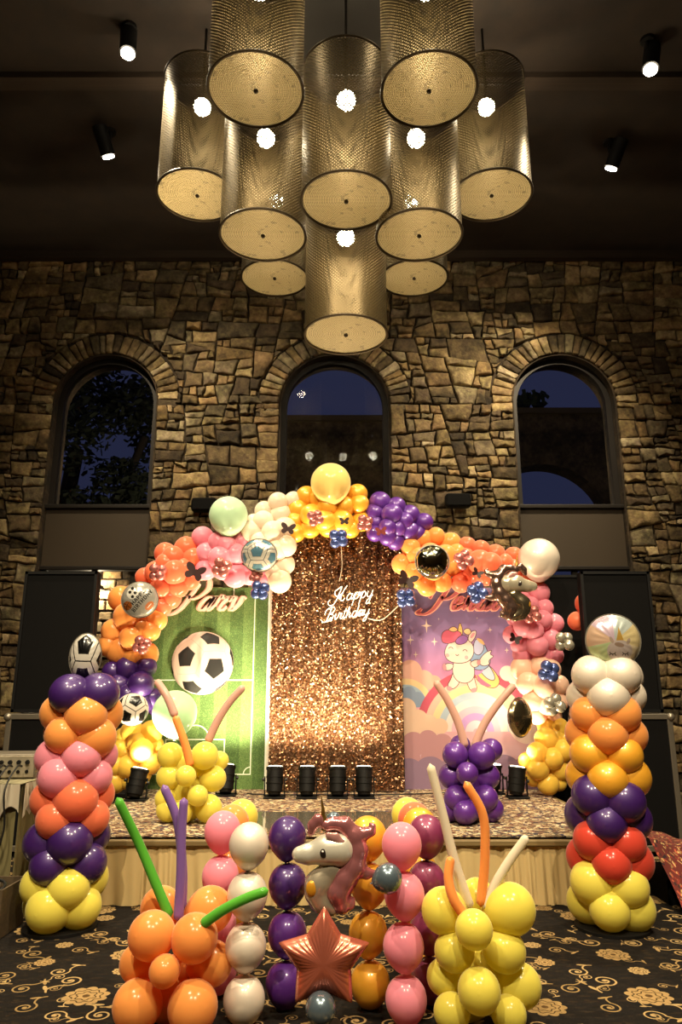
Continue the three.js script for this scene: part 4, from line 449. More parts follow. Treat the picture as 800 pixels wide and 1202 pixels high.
const T_HB = canvasTex(512, 512, (c, W) => { c.fillStyle = '#8d8a82'; c.fillRect(0, 0, W, W); const disc = (x, y, r, f) => { c.fillStyle = f; c.beginPath(); c.arc(x, y, r, 0, 7); c.fill(); }; disc(160, 165, 84, '#c9c6bd'); c.fillStyle = '#191716'; for (const [x, y] of [[122, 150], [200, 160], [165, 215], [155, 95]]) { c.beginPath(); for (let k = 0; k < 5; k++) c.lineTo(x + 26 * Math.sin(k * 1.2566), y - 26 * Math.cos(k * 1.2566)); c.fill(); } disc(95, 345, 66, '#8a4a1e'); c.strokeStyle = '#2a1608'; c.lineWidth = 7; c.beginPath(); c.moveTo(40, 310); c.lineTo(150, 380); c.moveTo(120, 285); c.quadraticCurveTo(70, 345, 80, 410); c.stroke(); c.save(); c.translate(405, 345); c.rotate(-0.9); c.fillStyle = '#b06a45'; c.beginPath(); c.ellipse(0, 0, 74, 48, 0, 0, 7); c.fill(); c.strokeStyle = '#f0e8dc'; c.lineWidth = 9; c.beginPath(); c.moveTo(-40, 0); c.lineTo(40, 0); c.stroke(); c.restore(); c.save(); c.translate(262, 262); c.rotate(-0.87); c.fillStyle = '#1c1a1a'; c.textAlign = 'center'; c.font = 'bold 82px sans-serif'; c.fillText('HAPPY', 12, -10); c.fillText('BIRTHDAY', 12, 66); c.restore(); for (let i = 0; i < 90; i++) { c.fillStyle = i % 2 ? '#8f8c86' : '#d8d5cc'; c.fillRect(rnd() * W, rnd() * W, 8, 4); } }, false);
const T_UNIFACE = canvasTex(512, 512, (c, W) => { const cols = ['#cdbd9e', '#b9c49b', '#a9b98c', '#c9a88f', '#b9a3b4', '#a7b0ae', '#cbb98a']; c.fillStyle = '#c0b2a0'; c.fillRect(0, 0, W, W); cols.forEach((k, i) => { c.fillStyle = k; c.beginPath(); c.moveTo(256, 256); c.arc(256, 256, 380, i * 0.898 + 0.2, i * 0.898 + 1.15); c.fill(); }); c.fillStyle = '#b3a5a2'; c.beginPath(); c.ellipse(300, 350, 120, 105, 0, 0, 7); c.fill(); c.fillStyle = '#a9863f'; c.beginPath(); c.moveTo(300, 120); c.lineTo(340, 250); c.lineTo(270, 250); c.fill(); c.fillStyle = '#a08d80'; for (const [x, y] of [[225, 245], [385, 260]]) { c.beginPath(); c.ellipse(x, y, 16, 34, x > 300 ? 0.4 : -0.4, 0, 7); c.fill(); } c.strokeStyle = '#2a2422'; c.lineWidth = 7; for (const x of [232, 352]) { c.beginPath(); c.arc(x, 355, 28, 0.3, Math.PI - 0.3); c.stroke(); for (const k of [-20, 0, 20]) { c.beginPath(); c.moveTo(x + k, 380); c.lineTo(x + k * 1.5, 398); c.stroke(); } } c.fillStyle = '#8d7668'; c.beginPath(); c.ellipse(296, 292, 46, 22, 0.2, 0, 7); c.fill(); }, false);
{
  const R = (py, d, r) => r * mpp(py, d);
  foil('foil_balloon', 'round silver foil balloon printed with birthday greeting and sports balls', 'foil balloon', at(164, 704, 6.42), R(704, 6.42, 20.5), print(T_HB), rimSilver, [0.1, 0.15, 0]);
  foil('foil_balloon', 'blue and silver football foil balloon on the pink and cream garland', 'foil balloon', at(304, 652, 6.42), R(652, 6.42, 19), print(T_BALLBLUE, { metalness: 0.5 }), rimSilver, [0.25, -0.1, 0], 1.1, 1);
  foil('foil_balloon', 'plain round mirror foil balloon ringed by orange balloons', 'foil balloon', at(507, 659, 6.4), R(659, 6.4, 19.5), std('#c7c3a8', 0.08, { metalness: 1 }), rimSilver, [0.05, -0.05, 0]);
  foil('foil_balloon', 'tilted dull silver round foil balloon at the peach and yellow garland foot', 'foil balloon', at(610, 842, 6.4), R(842, 6.4, 22), std('#8c7e62', 0.2, { metalness: 0.95 }), rimSilver, [0, 0.75, 0.25]);
  foil('foil_balloon', 'black and white football foil balloon between purple and yellow garland', 'foil balloon', at(155, 833, 6.4), R(833, 6.4, 18), print(T_BALL, { metalness: 0.1 }), std('#d8d2c4', 0.4, { side: THREE.DoubleSide }), [0.1, 0.15, 0]);
  foil('foil_balloon', 'tall black and white football foil balloon topping the balloon column', 'foil balloon', at(100, 771, 4.42), R(771, 4.42, 23), print(T_BALL2, { metalness: 0.3 }), rimSilver, [0.05, 0.1, -0.03], 0.78, 1.15);
  foil('foil_balloon', 'large pastel round foil balloon with closed eyelashes on the balloon column', 'foil balloon', at(719, 752, 4.3), R(752, 4.3, 30), print(T_UNIFACE, { metalness: 0.35, roughness: 0.28 }), rimSilver, [0.1, -0.2, 0]);
}
// mini chrome clusters tucked in the garland
{
  const cluster = (px, py, r, mat, label, d = 6.5, turn = 0) => { const t = thing('mini_balloon_cluster', label, 'balloon cluster', at(px, py, d), 'mini chrome balloon clusters'), q = r * mpp(py, d); for (let k = 0; k < 4; k++) { const a = turn + k * Math.PI / 2 + 0.4; const m = part('balloon', balloonS, mat, t, V(Math.cos(a) * q * 0.95, Math.sin(a) * q * 0.95, (k % 2 ? 1 : -1) * q * 0.3)); aim(m, V(Math.cos(a), Math.sin(a), 0.4)); m.scale.setScalar(q); } };
  cluster(185, 672, 6, B.rose, 'rose chrome mini balloons on the coral garland above the sports foil balloon', 6.5, 0.3); cluster(260, 666, 6.5, B.rose, 'rose chrome mini balloons on the pink garland'); cluster(166, 757, 6, B.rose, 'rose chrome mini balloons on the orange garland above the purple part'); cluster(370, 608, 5.5, B.rose, 'rose chrome mini balloons on the golden garland under the big yellow balloon', 6.5, 0.7); cluster(428, 614, 5.5, B.rose, 'rose chrome mini balloons where golden meets purple', 6.5, 0.2); cluster(544, 657, 6.5, B.rose, 'rose chrome mini balloons on the coral garland beside the mirror foil balloon', 6.5, 0.9); cluster(624, 721, 6, B.rose, 'rose chrome mini balloons on the pink garland below the foil unicorn', 6.5, 0.6); cluster(300, 676, 4.5, B.rose, 'tiny rose chrome balloons under the blue football foil balloon', 6.5);
  cluster(397, 632, 6.5, B.navy, 'blue chrome mini balloons above the neon sign', 6.5, 0.5); cluster(305, 693, 6.5, B.navy, 'blue chrome mini balloons at the top corner of the football backdrop', 6.5, 0.2); cluster(476, 702, 6.5, B.navy, 'blue chrome mini balloons at the corner of the unicorn backdrop', 6.5, 0.5); cluster(560, 695, 7, B.navy, 'blue chrome mini balloons below the coral garland over the pink name', 6.5, 0.9); cluster(644, 788, 7, B.navy, 'blue chrome mini balloons on the peach garland', 6.5, 0.1);
  cluster(662, 753, 6.5, B.silver, 'silver chrome mini balloons at the outer edge of the pink garland', 6.5, 0.4); cluster(650, 827, 7, B.silver, 'silver chrome mini balloons between peach and yellow garland', 6.5, 0.8);
}
// butterflies
{
  const w = new THREE.Shape(); w.moveTo(0.01, 0.03); w.bezierCurveTo(0.06, 0.4, 0.5, 0.66, 0.72, 0.5); w.bezierCurveTo(0.84, 0.3, 0.66, 0.06, 0.46, -0.02); w.bezierCurveTo(0.7, -0.1, 0.68, -0.42, 0.48, -0.5); w.bezierCurveTo(0.28, -0.54, 0.06, -0.3, 0.01, -0.1); w.closePath();
  const wg = new THREE.ExtrudeGeometry(w, { depth: 0.02, bevelEnabled: false, curveSegments: 8 }), dark = std('#2a0c0a', 0.55), redm = std('#6e1d18', 0.5);
  for (const [px, py, s, z, d, mat, label] of [[229, 672, 24, -0.35, 6.53, dark, 'large dark maroon butterfly between coral and pink garland'], [338, 621, 17, -0.15, 6.53, dark, 'dark maroon butterfly on the cream garland'], [404, 612, 11, 0.05, 6.53, dark, 'small dark butterfly on the golden garland'], [447, 624, 13, 0.1, 6.54, redm, 'red butterfly on the purple garland'], [478, 681, 22, -0.4, 6.53, dark, 'large dark maroon butterfly beside the mirror foil balloon'], [560, 673, 13, -0.5, 6.53, dark, 'small dark butterfly on the coral garland under the rose mini balloons'], [604, 750, 14, -0.4, 6.53, dark, 'dark butterfly on the pink garland over the unicorn backdrop']]) {
    const t = thing('paper_butterfly', label, 'butterfly', at(px, py, d), 'butterflies on the garland'), q = s * mpp(py, d) * 0.72; for (const k of [1, -1]) { const m = part('wing', wg, mat, t); m.scale.set(q, q, q); m.rotation.y = k > 0 ? -0.35 : Math.PI + 0.35; } const b = part('body', new THREE.CapsuleGeometry(0.05, 0.4, 4, 8), mat, t); b.scale.setScalar(q); t.rotation.z = z; }
}
// loose coral balloons beside the black panel
{ const t = thing('balloon_cluster', 'loose coral balloons hanging beside the black panel', 'balloon cluster', at(684, 720, 6.62)); for (const [px, py, r] of [[686, 708, 11.5], [677, 729, 11], [694, 724, 11]]) { const p = at(px, py, 6.62); balloon(t, B.coral, p.clone().sub(t.position), r * mpp(py, 6.62), p.clone().sub(t.position).add(V(0, 0, 0.05))); } part('string', tube([V(0, 0.05, 0), V(0.01, 0.2, -0.05), V(0.06, 0.36, -0.12)], 0.002, 8, 4), M.cable, t); }

// tall balloon columns
function column(name, label, X, D, dx, layers, r0) {
  const t = thing(name, label, 'balloon column', V(X, 0, -D), 'balloon columns flanking the stage'), H = 0.1125;
  part('base_plate', cyl(0.2, 0.2, 0.015, 28, 0, 0.0085, 0), M.black, t); part('pole', tube([V(0, 0.012, 0), V(dx * 0.5, layers.length * H * 0.5, 0), V(dx, layers.length * H + 0.06, 0)], 0.012, 8, 8), M.black, t);
  layers.forEach((c, L) => { const y = 0.118 + L * H, x = dx * L / layers.length; for (let k = 0; k < 4; k++) { const a = k * Math.PI / 2 + (L % 2 ? Math.PI / 4 : 0) + 0.35 + rr(-0.14, 0.14), r = (r0 + rr(-0.009, 0.009)); balloon(t, B[c], V(x + Math.cos(a) * 0.112, y + rr(-0.012, 0.012), Math.sin(a) * 0.112), r, V(Math.cos(a), rr(-0.15, 0.15), Math.sin(a)), 1.05); } });
}
column('balloon_column', 'striped balloon column topped by the football foil balloon', -1.545, 4.42, 0.02, ['yellow', 'yellow', 'purple', 'purple', 'coral', 'coral', 'pink', 'pink', 'orange', 'orange', 'purple'], 0.116);
column('balloon_column', 'striped balloon column with white balloons under the pastel foil balloon', 1.49, 4.42, 0.09, ['yellow', 'yellow', 'red', 'red', 'purple', 'purple', 'gold', 'gold', 'orange', 'orange', 'white', 'white'], 0.116);

// bouquets: piled round balloons with long twisting balloons
function longBalloon(parent, mat, pts, r) { const c = new THREE.CatmullRomCurve3(pts), n = 34, R = 12, pos = [], idx = [], fr = c.computeFrenetFrames(n, false); for (let i = 0; i <= n; i++) { const t = i / n, p = c.getPointAt(t), L = c.getLength(), e = Math.min(t, 1 - t) * L, q = e < r ? Math.sqrt(Math.max(0.002, 1 - Math.pow(1 - e / r, 2))) : 1, w = r * q * (1 - 0.12 * t); for (let k = 0; k < R; k++) { const a = k / R * 2 * Math.PI, v = fr.normals[i].clone().multiplyScalar(Math.cos(a) * w).addScaledVector(fr.binormals[i], Math.sin(a) * w).add(p); pos.push(v.x, v.y, v.z); } } for (let i = 0; i < n; i++) for (let k = 0; k < R; k++) { const a = i * R + k, b = i * R + (k + 1) % R; idx.push(a, b, a + R, b, b + R, a + R); } const g = new THREE.BufferGeometry(); g.setAttribute('position', new THREE.Float32BufferAttribute(pos, 3)); g.setIndex(idx); g.computeVertexNormals(); return part('long_balloon', metricUV(g, 1), mat, parent); }
function bouquet(label, D, floor, list, mat, longs, rL) {
  const mx = list.reduce((s, q) => s + q[0], 0) / list.length, c = at(mx, 1100, D), t = thing('balloon_bouquet', label, 'balloon bouquet', V(c.x, floor, -D));
  list.forEach(([px, py, r, dz = 0]) => { const p = at(px, py, D + dz), q = r * mpp(py, D + dz); p.y = Math.max(p.y, floor + q * 1.02); const dir = p.clone().sub(V(c.x, p.y, -D - 0.02)); dir.y += 0.25 * dir.length(); dir.z += 0.03; balloon(t, B[mat], p.clone().sub(t.position), q, dir, 1.03); });
  for (const [col, ...pts] of longs) longBalloon(t, B[col], pts.map(([x, y, dz = 0]) => at(x, y, D + dz).sub(t.position)), rL);
}
bouquet('orange balloon bouquet with long green and purple balloons on the carpet', 3.18, 0, [[178, 1098, 27, -0.06], [228, 1101, 27, -0.06], [189, 1066, 24, 0.14], [246, 1068, 26, 0.06], [193, 1140, 18, -0.12], [163, 1131, 22, 0.03], [247, 1131, 25, 0.03], [161, 1180, 28, -0.06], [226, 1182, 29, -0.08], [205, 1150, 26, 0.08], [196, 1192, 26, 0.05], [170, 1185, 24, 0.2]], 'orange', [['green', [200, 1078], [184, 1040], [163, 990], [137, 936, -0.05]], ['lilac', [209, 1082], [212, 1030], [213, 980], [216, 936]], ['lilac', [213, 1070, 0.06], [214, 1020, 0.06], [207, 960, 0.05], [191, 921, 0.05]], ['green', [236, 1086, -0.1], [262, 1068, -0.12], [290, 1054, -0.13], [315, 1045, -0.13]]], 0.0205);
bouquet('yellow balloon bouquet with long orange and ivory balloons on the carpet', 3.15, 0, [[521, 1069, 26], [598, 1067, 29], [556, 1091, 22, -0.13], [533, 1116, 23, -0.03], [592, 1116, 24, -0.02], [521, 1147, 20, 0.02], [609, 1157, 25, 0.02], [562, 1163, 25, -0.13], [530, 1188, 21, -0.05], [597, 1190, 20, -0.05], [560, 1052, 20, 0.12], [563, 1140, 30, 0.1], [545, 1175, 26, 0.1], [590, 1185, 26, 0.12]], 'yellow', [['ivory', [552, 1068], [533, 1010], [518, 950], [504, 896]], ['orange', [545, 1075, -0.1], [532, 1055, -0.1], [526, 1030, -0.08], [529, 1005, -0.06]], ['orange', [564, 1065], [569, 1000], [566, 955], [545, 917]], ['ivory', [567, 1068], [580, 1040], [598, 1010], [619, 981]]], 0.02);
bouquet('pale yellow balloon bouquet on the stage before the football backdrop', 5.4, TOP, [[200, 887, 15], [240, 887, 16, -0.06], [257, 893, 11, 0.08], [218, 911, 12, -0.16], [199, 912, 15], [250, 914, 15], [232, 934, 12, -0.14], [196, 938, 14], [197, 959, 14, -0.02], [244, 958, 16, -0.04], [222, 898, 17, 0.04], [222, 930, 20, 0.05], [220, 960, 17, 0.02], [212, 968, 13, -0.12]], 'yellow', [['orange', [224, 900, -0.12], [216, 870, -0.12], [205, 840, -0.1]], ['blush', [206, 842, -0.09], [196, 818, -0.08], [183, 798, -0.06]], ['blush', [243, 872], [257, 843], [271, 822], [287, 805]]], 0.03);
bouquet('purple balloon bouquet with blush long balloons on the stage', 5.4, TOP, [[534, 886, 15, -0.05], [565, 887, 16, -0.05], [548, 908, 13, -0.16], [530, 911, 15, 0.02], [571, 911, 15, 0.02], [536, 937, 15, -0.05], [569, 937, 15, -0.05], [548, 953, 14, -0.08], [528, 961, 14], [546, 966, 14, -0.12], [577, 960, 14], [540, 875, 12, 0.1], [576, 880, 13, 0.1], [550, 920, 20, 0.08], [552, 955, 18, 0.08]], 'violet', [['blush', [546, 878], [538, 850], [525, 822], [510, 799]], ['blush', [556, 878], [568, 850], [585, 825], [604, 803]]], 0.03);

// balloon fence: strings of four balloons stood on end
{
  const H = 0.186; let k = 0;
  const post = (px, d, cols, label, r = 0.081) => { const p = at(px, 1000, d), t = thing('balloon_string', label, 'balloon string', V(p.x, 0, -d), 'balloon strings along the walkway'); cols.forEach((c, i) => { const y = 0.093 + i * H + 0.002, m = balloon(t, B[c], V(rr(-0.005, 0.005), y, 0), r, V(rr(-0.08, 0.08), 1, rr(-0.05, 0.05)), 1.06); m.position.y = y; void k; }); part('weight', cyl(0.035, 0.04, 0.02, 16, 0, 0.0105, 0), M.black, t); };
  post(338, 3.36, ['violet', 'violet', 'purple', 'purple'], 'purple balloon string behind the foil unicorn head');
  post(292, 3.2, ['white', 'white', 'white', 'white'], 'pearl white balloon string next to the orange bouquet');
  post(259, 3.5, ['pink', 'pink', 'pink', 'pink'], 'pink balloon string behind the orange bouquet');
  post(272, 3.7, ['orange', 'gold', 'orange', 'orange'], 'orange balloon string behind the pink and white strings'); post(282, 3.88, ['gold', 'gold', 'gold', 'yellow'], 'golden balloon string nearest the stage, by the mirror sheet corner');
  post(432, 3.36, ['gold', 'gold', 'gold', 'gold'], 'golden balloon string behind the star and unicorn foils'); post(472, 3.2, ['pink', 'pink', 'pink', 'pink'], 'pink balloon string beside the slate chrome balloon');
  post(500, 3.4, ['plum', 'plum', 'plum', 'plum'], 'plum balloon string beside the yellow bouquet'); post(492, 3.6, ['gold', 'gold', 'gold', 'gold'], 'golden balloon string just behind the plum string'); post(486, 3.78, ['coral', 'coral', 'coral', 'coral'], 'coral balloon string between two golden strings'); post(478, 3.94, ['yellow', 'yellow', 'yellow', 'yellow'], 'yellow balloon string nearest the stage at the end of the walkway');
}
// star and unicorn foil balloons in the middle of the walkway
{
  const t = thing('star_balloon', 'rose gold star foil balloon standing in the walkway', 'foil balloon', at(380, 1126, 3.05)), m = mpp(1126, 3.05), ro = 57 * m, ri = 33.5 * m;
  const star = a => { const q = ((a - Math.PI / 2) % (2 * Math.PI / 5) + 2 * Math.PI / 5) % (2 * Math.PI / 5), b = Math.min(q, 2 * Math.PI / 5 - q), ax = ro, ay = 0, bx = ri * Math.cos(Math.PI / 5), by = ri * Math.sin(Math.PI / 5); const dx = Math.cos(b), dy = Math.sin(b), den = dx * (by - ay) - dy * (bx - ax); return Math.min(ro * 0.985, (ax * (by - ay) - ay * (bx - ax)) / den); };
  part('foil_body', foilGeo(star, 0.065, 120, 16, 1.5, 40), std('#c06a55', 0.26, { metalness: 0.6 }), t); part('neck_tab', rbox(0.03, 0.05, 0.004, 0.002, 0, -ri - 0.02, 0), std('#b5563f', 0.3, { metalness: 0.8, side: THREE.DoubleSide }), t); part('stand', merge([cyl(0.008, 0.008, t.position.y - ri + 0.01, 8, 0, (-t.position.y - ri) / 2 + 0.005, -0.015), cyl(0.05, 0.05, 0.012, 24, 0, -t.position.y + 0.0075, -0.015)]), M.black, t);
  const b = solo('chrome_balloon', balloonG, B.slate, 'dark slate chrome balloon below the star foil balloon', 'balloon', at(376, 1184, 2.98)); b.scale.setScalar(18 * mpp(1184, 2.98)); b.position.y = Math.max(b.position.y, b.scale.x * 1.1); b.rotation.x = 1.2;
  const c = solo('chrome_balloon', balloonG, B.slate, 'slate chrome balloon beside the foil unicorn mane', 'balloon', at(455, 1031, 3.1)); c.scale.setScalar(17 * mpp(1031, 3.1)); c.rotation.z = -1.3;
  const e = solo('chrome_balloon', balloonG, B.slate, 'slate chrome balloon tucked behind the unicorn horn', 'balloon', at(391, 962, 3.22)); e.scale.setScalar(9 * mpp(962, 3.22));
}
// puffy unicorn: blobs joined by a smooth minimum and meshed
function surface(f, lo, hi, cell) {
  const n = [0, 1, 2].map(i => Math.ceil((hi[i] - lo[i]) / cell) + 1), v = new Float32Array(n[0] * n[1] * n[2]), I = (x, y, z) => x + n[0] * (y + n[1] * z); for (let z = 0; z < n[2]; z++) for (let y = 0; y < n[1]; y++) for (let x = 0; x < n[0]; x++) v[I(x, y, z)] = f(lo[0] + x * cell, lo[1] + y * cell, lo[2] + z * cell);
  const id = new Int32Array(v.length).fill(-1), pos = [], idx = [], E = [[0, 1], [2, 3], [4, 5], [6, 7], [0, 2], [1, 3], [4, 6], [5, 7], [0, 4], [1, 5], [2, 6], [3, 7]];
  for (let z = 0; z < n[2] - 1; z++) for (let y = 0; y < n[1] - 1; y++) for (let x = 0; x < n[0] - 1; x++) { const c = []; for (let k = 0; k < 8; k++) c.push(v[I(x + (k & 1), y + (k >> 1 & 1), z + (k >> 2))]); let s = [0, 0, 0], m = 0; for (const [a, b] of E) if ((c[a] < 0) !== (c[b] < 0)) { const t = c[a] / (c[a] - c[b]); for (let q = 0; q < 3; q++) { const pa = a >> q & 1, pb = b >> q & 1; s[q] += pa + (pb - pa) * t; } m++; } if (m) { id[I(x, y, z)] = pos.length / 3; pos.push(lo[0] + (x + s[0] / m) * cell, lo[1] + (y + s[1] / m) * cell, lo[2] + (z + s[2] / m) * cell); } }
  const quad = (a, b, c, d, fl) => { if (a < 0 || b < 0 || c < 0 || d < 0) return; if (fl) idx.push(a, b, c, a, c, d); else idx.push(a, c, b, a, d, c); };
  for (let z = 1; z < n[2] - 1; z++) for (let y = 1; y < n[1] - 1; y++) for (let x = 1; x < n[0] - 1; x++) { const s = v[I(x, y, z)] < 0; if (s !== v[I(x + 1, y, z)] < 0) quad(id[I(x, y - 1, z - 1)], id[I(x, y, z - 1)], id[I(x, y, z)], id[I(x, y - 1, z)], s); if (s !== v[I(x, y + 1, z)] < 0) quad(id[I(x - 1, y, z - 1)], id[I(x - 1, y, z)], id[I(x, y, z)], id[I(x, y, z - 1)], s); if (s !== v[I(x, y, z + 1)] < 0) quad(id[I(x - 1, y - 1, z)], id[I(x, y - 1, z)], id[I(x, y, z)], id[I(x - 1, y, z)], s); }
  const g = new THREE.BufferGeometry(); g.setAttribute('position', new THREE.Float32BufferAttribute(pos, 3)); g.setIndex(idx); g.computeVertexNormals(); return metricUV(g, 1);
}
function blob(chains, k, flat) { const caps = []; for (const ch of chains) for (let i = 0; i + 1 < ch.length; i++) caps.push([ch[i], ch[i + 1]]); return (x, y, z) => { let d = 1e9; const Z = z * flat; for (const [a, b] of caps) { const bx = b[0] - a[0], by = b[1] - a[1], t = cl(((x - a[0]) * bx + (y - a[1]) * by) / (bx * bx + by * by + 1e-9)), dx = x - a[0] - bx * t, dy = y - a[1] - by * t, e = Math.sqrt(dx * dx + dy * dy + Z * Z) - (a[2] + (b[2] - a[2]) * t); const h = cl(0.5 + 0.5 * (d - e) / k); d = d * (1 - h) + e * h - k * h * (1 - h); } return d; }; }
{
  // drawn in hundredths of the balloon's height, facing -x
  const q = (list) => list.map(p => [(p[0] - 320) / 700, (430 - p[1]) / 700, p[2] / 700]);
  const headG = surface(blob([q([[135, 390, 46], [190, 388, 54], [300, 365, 84], [380, 365, 96]])], 0.05, 1.15), [-0.42, -0.2, -0.2], [0.35, 0.3, 0.2], 0.011);
  const bodyG = surface(blob([q([[330, 480, 70], [250, 560, 76], [240, 610, 62], [270, 660, 55], [330, 690, 45]])], 0.05, 1.25), [-0.35, -0.52, -0.2], [0.2, 0.1, 0.2], 0.012);
  const maneG = surface(blob([q([[300, 225, 38], [350, 215, 36], [410, 225, 48], [465, 290, 58], [490, 370, 62], [465, 460, 70], [410, 530, 74], [370, 600, 72], [390, 670, 56]]), q([[480, 290, 48], [535, 275, 34], [575, 265, 24], [585, 235, 14], [568, 218, 8]]), q([[490, 470, 50], [540, 500, 32], [590, 500, 20]]), q([[400, 660, 44], [445, 670, 24], [462, 640, 12]])], 0.03, 1.05), [-0.16, -0.52, -0.2], [0.45, 0.42, 0.2], 0.011);
  const lockG = surface(blob([q([[205, 262, 24], [215, 225, 32], [245, 195, 34], [275, 220, 26]])], 0.02, 1.3), [-0.28, 0.15, -0.12], [0.05, 0.42, 0.12], 0.01);
  const tuftG = surface(blob([q([[310, 275, 20], [350, 285, 26], [385, 315, 22], [400, 340, 12]])], 0.015, 1.6), [-0.1, 0.05, -0.1], [0.2, 0.3, 0.1], 0.007); 
  const hornG = new THREE.ConeGeometry(0.034, 0.31, 18, 12); { const p = hornG.attributes.position; for (let i = 0; i < p.count; i++) { const y = p.getY(i), a = Math.atan2(p.getZ(i), p.getX(i)), s = 1 + 0.13 * Math.sin(a + y * 70); p.setX(i, p.getX(i) * s); p.setZ(i, p.getZ(i) * s); } hornG.computeVertexNormals(); }
  const white = std('#cdc8ba', 0.3, { metalness: 0.35, clearcoat: 0.4 }), silverW = std('#b9ad98', 0.24, { metalness: 0.6 }), mane = std('#b87478', 0.2, { metalness: 0.65, clearcoat: 0.6, clearcoatRoughness: 0.06 }), goldH = std('#8c6a2c', 0.3, { metalness: 0.8 }), dk = std('#1d1413', 0.4), hair = std('#b98682', 0.3, { metalness: 0.4 }), yel = std('#c58b1f', 0.4, { metalness: 0.3 });
  const make = (label, p, s, ry, rz, mats) => {
    const t = thing('unicorn_balloon', label, 'foil balloon', p, 'foil unicorn balloons'); t.scale.setScalar(s); t.rotation.set(0, ry, rz);
    const h = part('head', headG, mats[0], t); part('body', bodyG, mats[1], t, V(0, 0, -0.012)); part('mane', maneG, mats[2], t, V(0, 0, -0.006)); part('forelock', lockG, mats[2], t); const hn = part('horn', hornG, goldH, t, V(-0.062, 0.405, 0)); hn.rotation.z = 0.12;
    for (const k of [1, -1]) { const z = 0.106 * k; const tf = part('hair_tuft', tuftG, hair, h, V(0, 0, 0.085 * k)); tf.scale.z = 0.7; const ey = part('eye', new THREE.SphereGeometry(0.04, 16, 10), dk, h, V(-0.056, 0.085, z * 0.97)); ey.scale.set(0.85, 1, 0.3); part('eye_glint', new THREE.SphereGeometry(0.01, 8, 6), std('#f0ece4', 0.2), h, V(-0.066, 0.1, z * 1.07)); part('eyelash', merge([0, 1, 2].map(i => tube([V(-0.03, 0.105 - i * 0.006, z * 0.97), V(-0.012 + i * 0.006, 0.125 - i * 0.014, z * 0.99)], 0.005, 4, 5))), dk, h); const fl = part('flower_spot', new THREE.SphereGeometry(0.065, 14, 8), yel, t, V(-0.155, -0.2, k * 0.062)); fl.scale.set(0.8, 1, 0.4); }
    return t;
  };
  const m0 = mpp(1010, 3.19), u = make('puffy foil unicorn head balloon with rose mane above the star', at(387, 1011, 3.19), 135 * m0, 0.05, 0, [white, silverW, mane]);
  const sY = u.position.y / u.scale.x; part('stand_rod', cyl(0.012, 0.012, sY - 0.36, 8, 0, -(sY + 0.36) / 2, -0.03), M.black, u); part('stand_base', cyl(0.1, 0.1, 0.03, 20, 0, -sY + 0.019, -0.03), M.black, u);
  const silverMane = std('#9a7c70', 0.2, { metalness: 0.9 });
  make('small silvery foil unicorn balloon on the coral and pink garland', at(603, 693, 6.36), 84 * mpp(693, 6.36), Math.PI, 0.0, [std('#c9bfa6', 0.2, { metalness: 0.6 }), std('#8d7f66', 0.18, { metalness: 0.9 }), silverMane]);
}

// ───────────── beside the stage ─────────────
{ // black panels standing on flight cases
  const panel = (x0, x1, y0, y1, d, label) => { const a = at(x0, y1, d), b = at(x1, y1, d), top = at(x0, y0, d).y, bot = y1 > 900 ? 0.002 : at(x0, y1, d).y, w = b.x - a.x, t = thing('black_screen', label, 'screen', V((a.x + b.x) / 2, bot, -d), 'black screens beside the stage'); part('board', rbox(w, top - bot, 0.1, 0.008, 0, (top - bot) / 2, 0), M.blackMatte, t); part('frame', merge([box(0.025, top - bot, 0.02, -w / 2 + 0.012, (top - bot) / 2, 0.055), box(0.025, top - bot, 0.02, w / 2 - 0.012, (top - bot) / 2, 0.055), box(w, 0.025, 0.02, 0, top - bot - 0.012, 0.055), box(w, 0.025, 0.02, 0, 0.012, 0.055)]), M.black, t); return bot; };
  const flight = (x0, x1, d, top, deep, label) => { const w = x1 - x0, t = thing('flight_case', label, 'flight case', V((x0 + x1) / 2, 0, -d), 'flight cases beside the stage'); part('box', box(w - 0.02, top - 0.05, deep - 0.02, 0, (top - 0.05) / 2 + 0.04, 0), M.blackMatte, t); const ed = []; for (const sx of [-1, 1]) for (const sz of [-1, 1]) ed.push(rbox(0.045, top - 0.04, 0.045, 0.006, sx * (w / 2 - 0.02), (top - 0.04) / 2 + 0.04, sz * (deep / 2 - 0.02))); for (const y of [0.062, top - 0.022]) for (const s of [-1, 1]) ed.push(rbox(w, 0.045, 0.045, 0.006, 0, y, s * (deep / 2 - 0.02)), rbox(0.045, 0.045, deep, 0.006, s * (w / 2 - 0.02), y, 0)); part('metal_edging', merge(ed), M.alu, t); for (const sx of [-1, 1]) { part('ball_corner', new THREE.SphereGeometry(0.035, 12, 8), M.alu, t, V(sx * (w / 2 - 0.01), top - 0.026, deep / 2 - 0.01)); part('castor', cyl(0.03, 0.03, 0.03, 14).rotateZ(Math.PI / 2).translate(sx * (w / 2 - 0.08), 0.032, deep / 2 - 0.1), M.black, t); part('castor', cyl(0.03, 0.03, 0.03, 14).rotateZ(Math.PI / 2).translate(sx * (w / 2 - 0.08), 0.032, -deep / 2 + 0.1), M.black, t); } };
  const topL = at(30, 838, 6.2).y; flight(at(8, 838, 6.2).x, at(100, 838, 6.2).x, 6.5, topL, 0.6, 'black flight case with metal edging behind the equipment table'); flight(at(692, 838, 6.2).x, at(788, 838, 6.2).x, 6.5, topL, 0.6, 'black flight case with metal edging beyond the white topped balloon column');
  const sp = at(60, 836, 6.45).y; void sp; const b = panel(16, 104, 672, 836, 6.45, 'tall black panel standing on the flight case near the equipment table'); panel(691, 775, 672, 836, 6.45, 'tall black panel standing on the flight case by the loose coral balloons'); panel(650, 706, 676, 940, 7.15, 'narrow black panel behind the loose coral balloons'); void b;
}
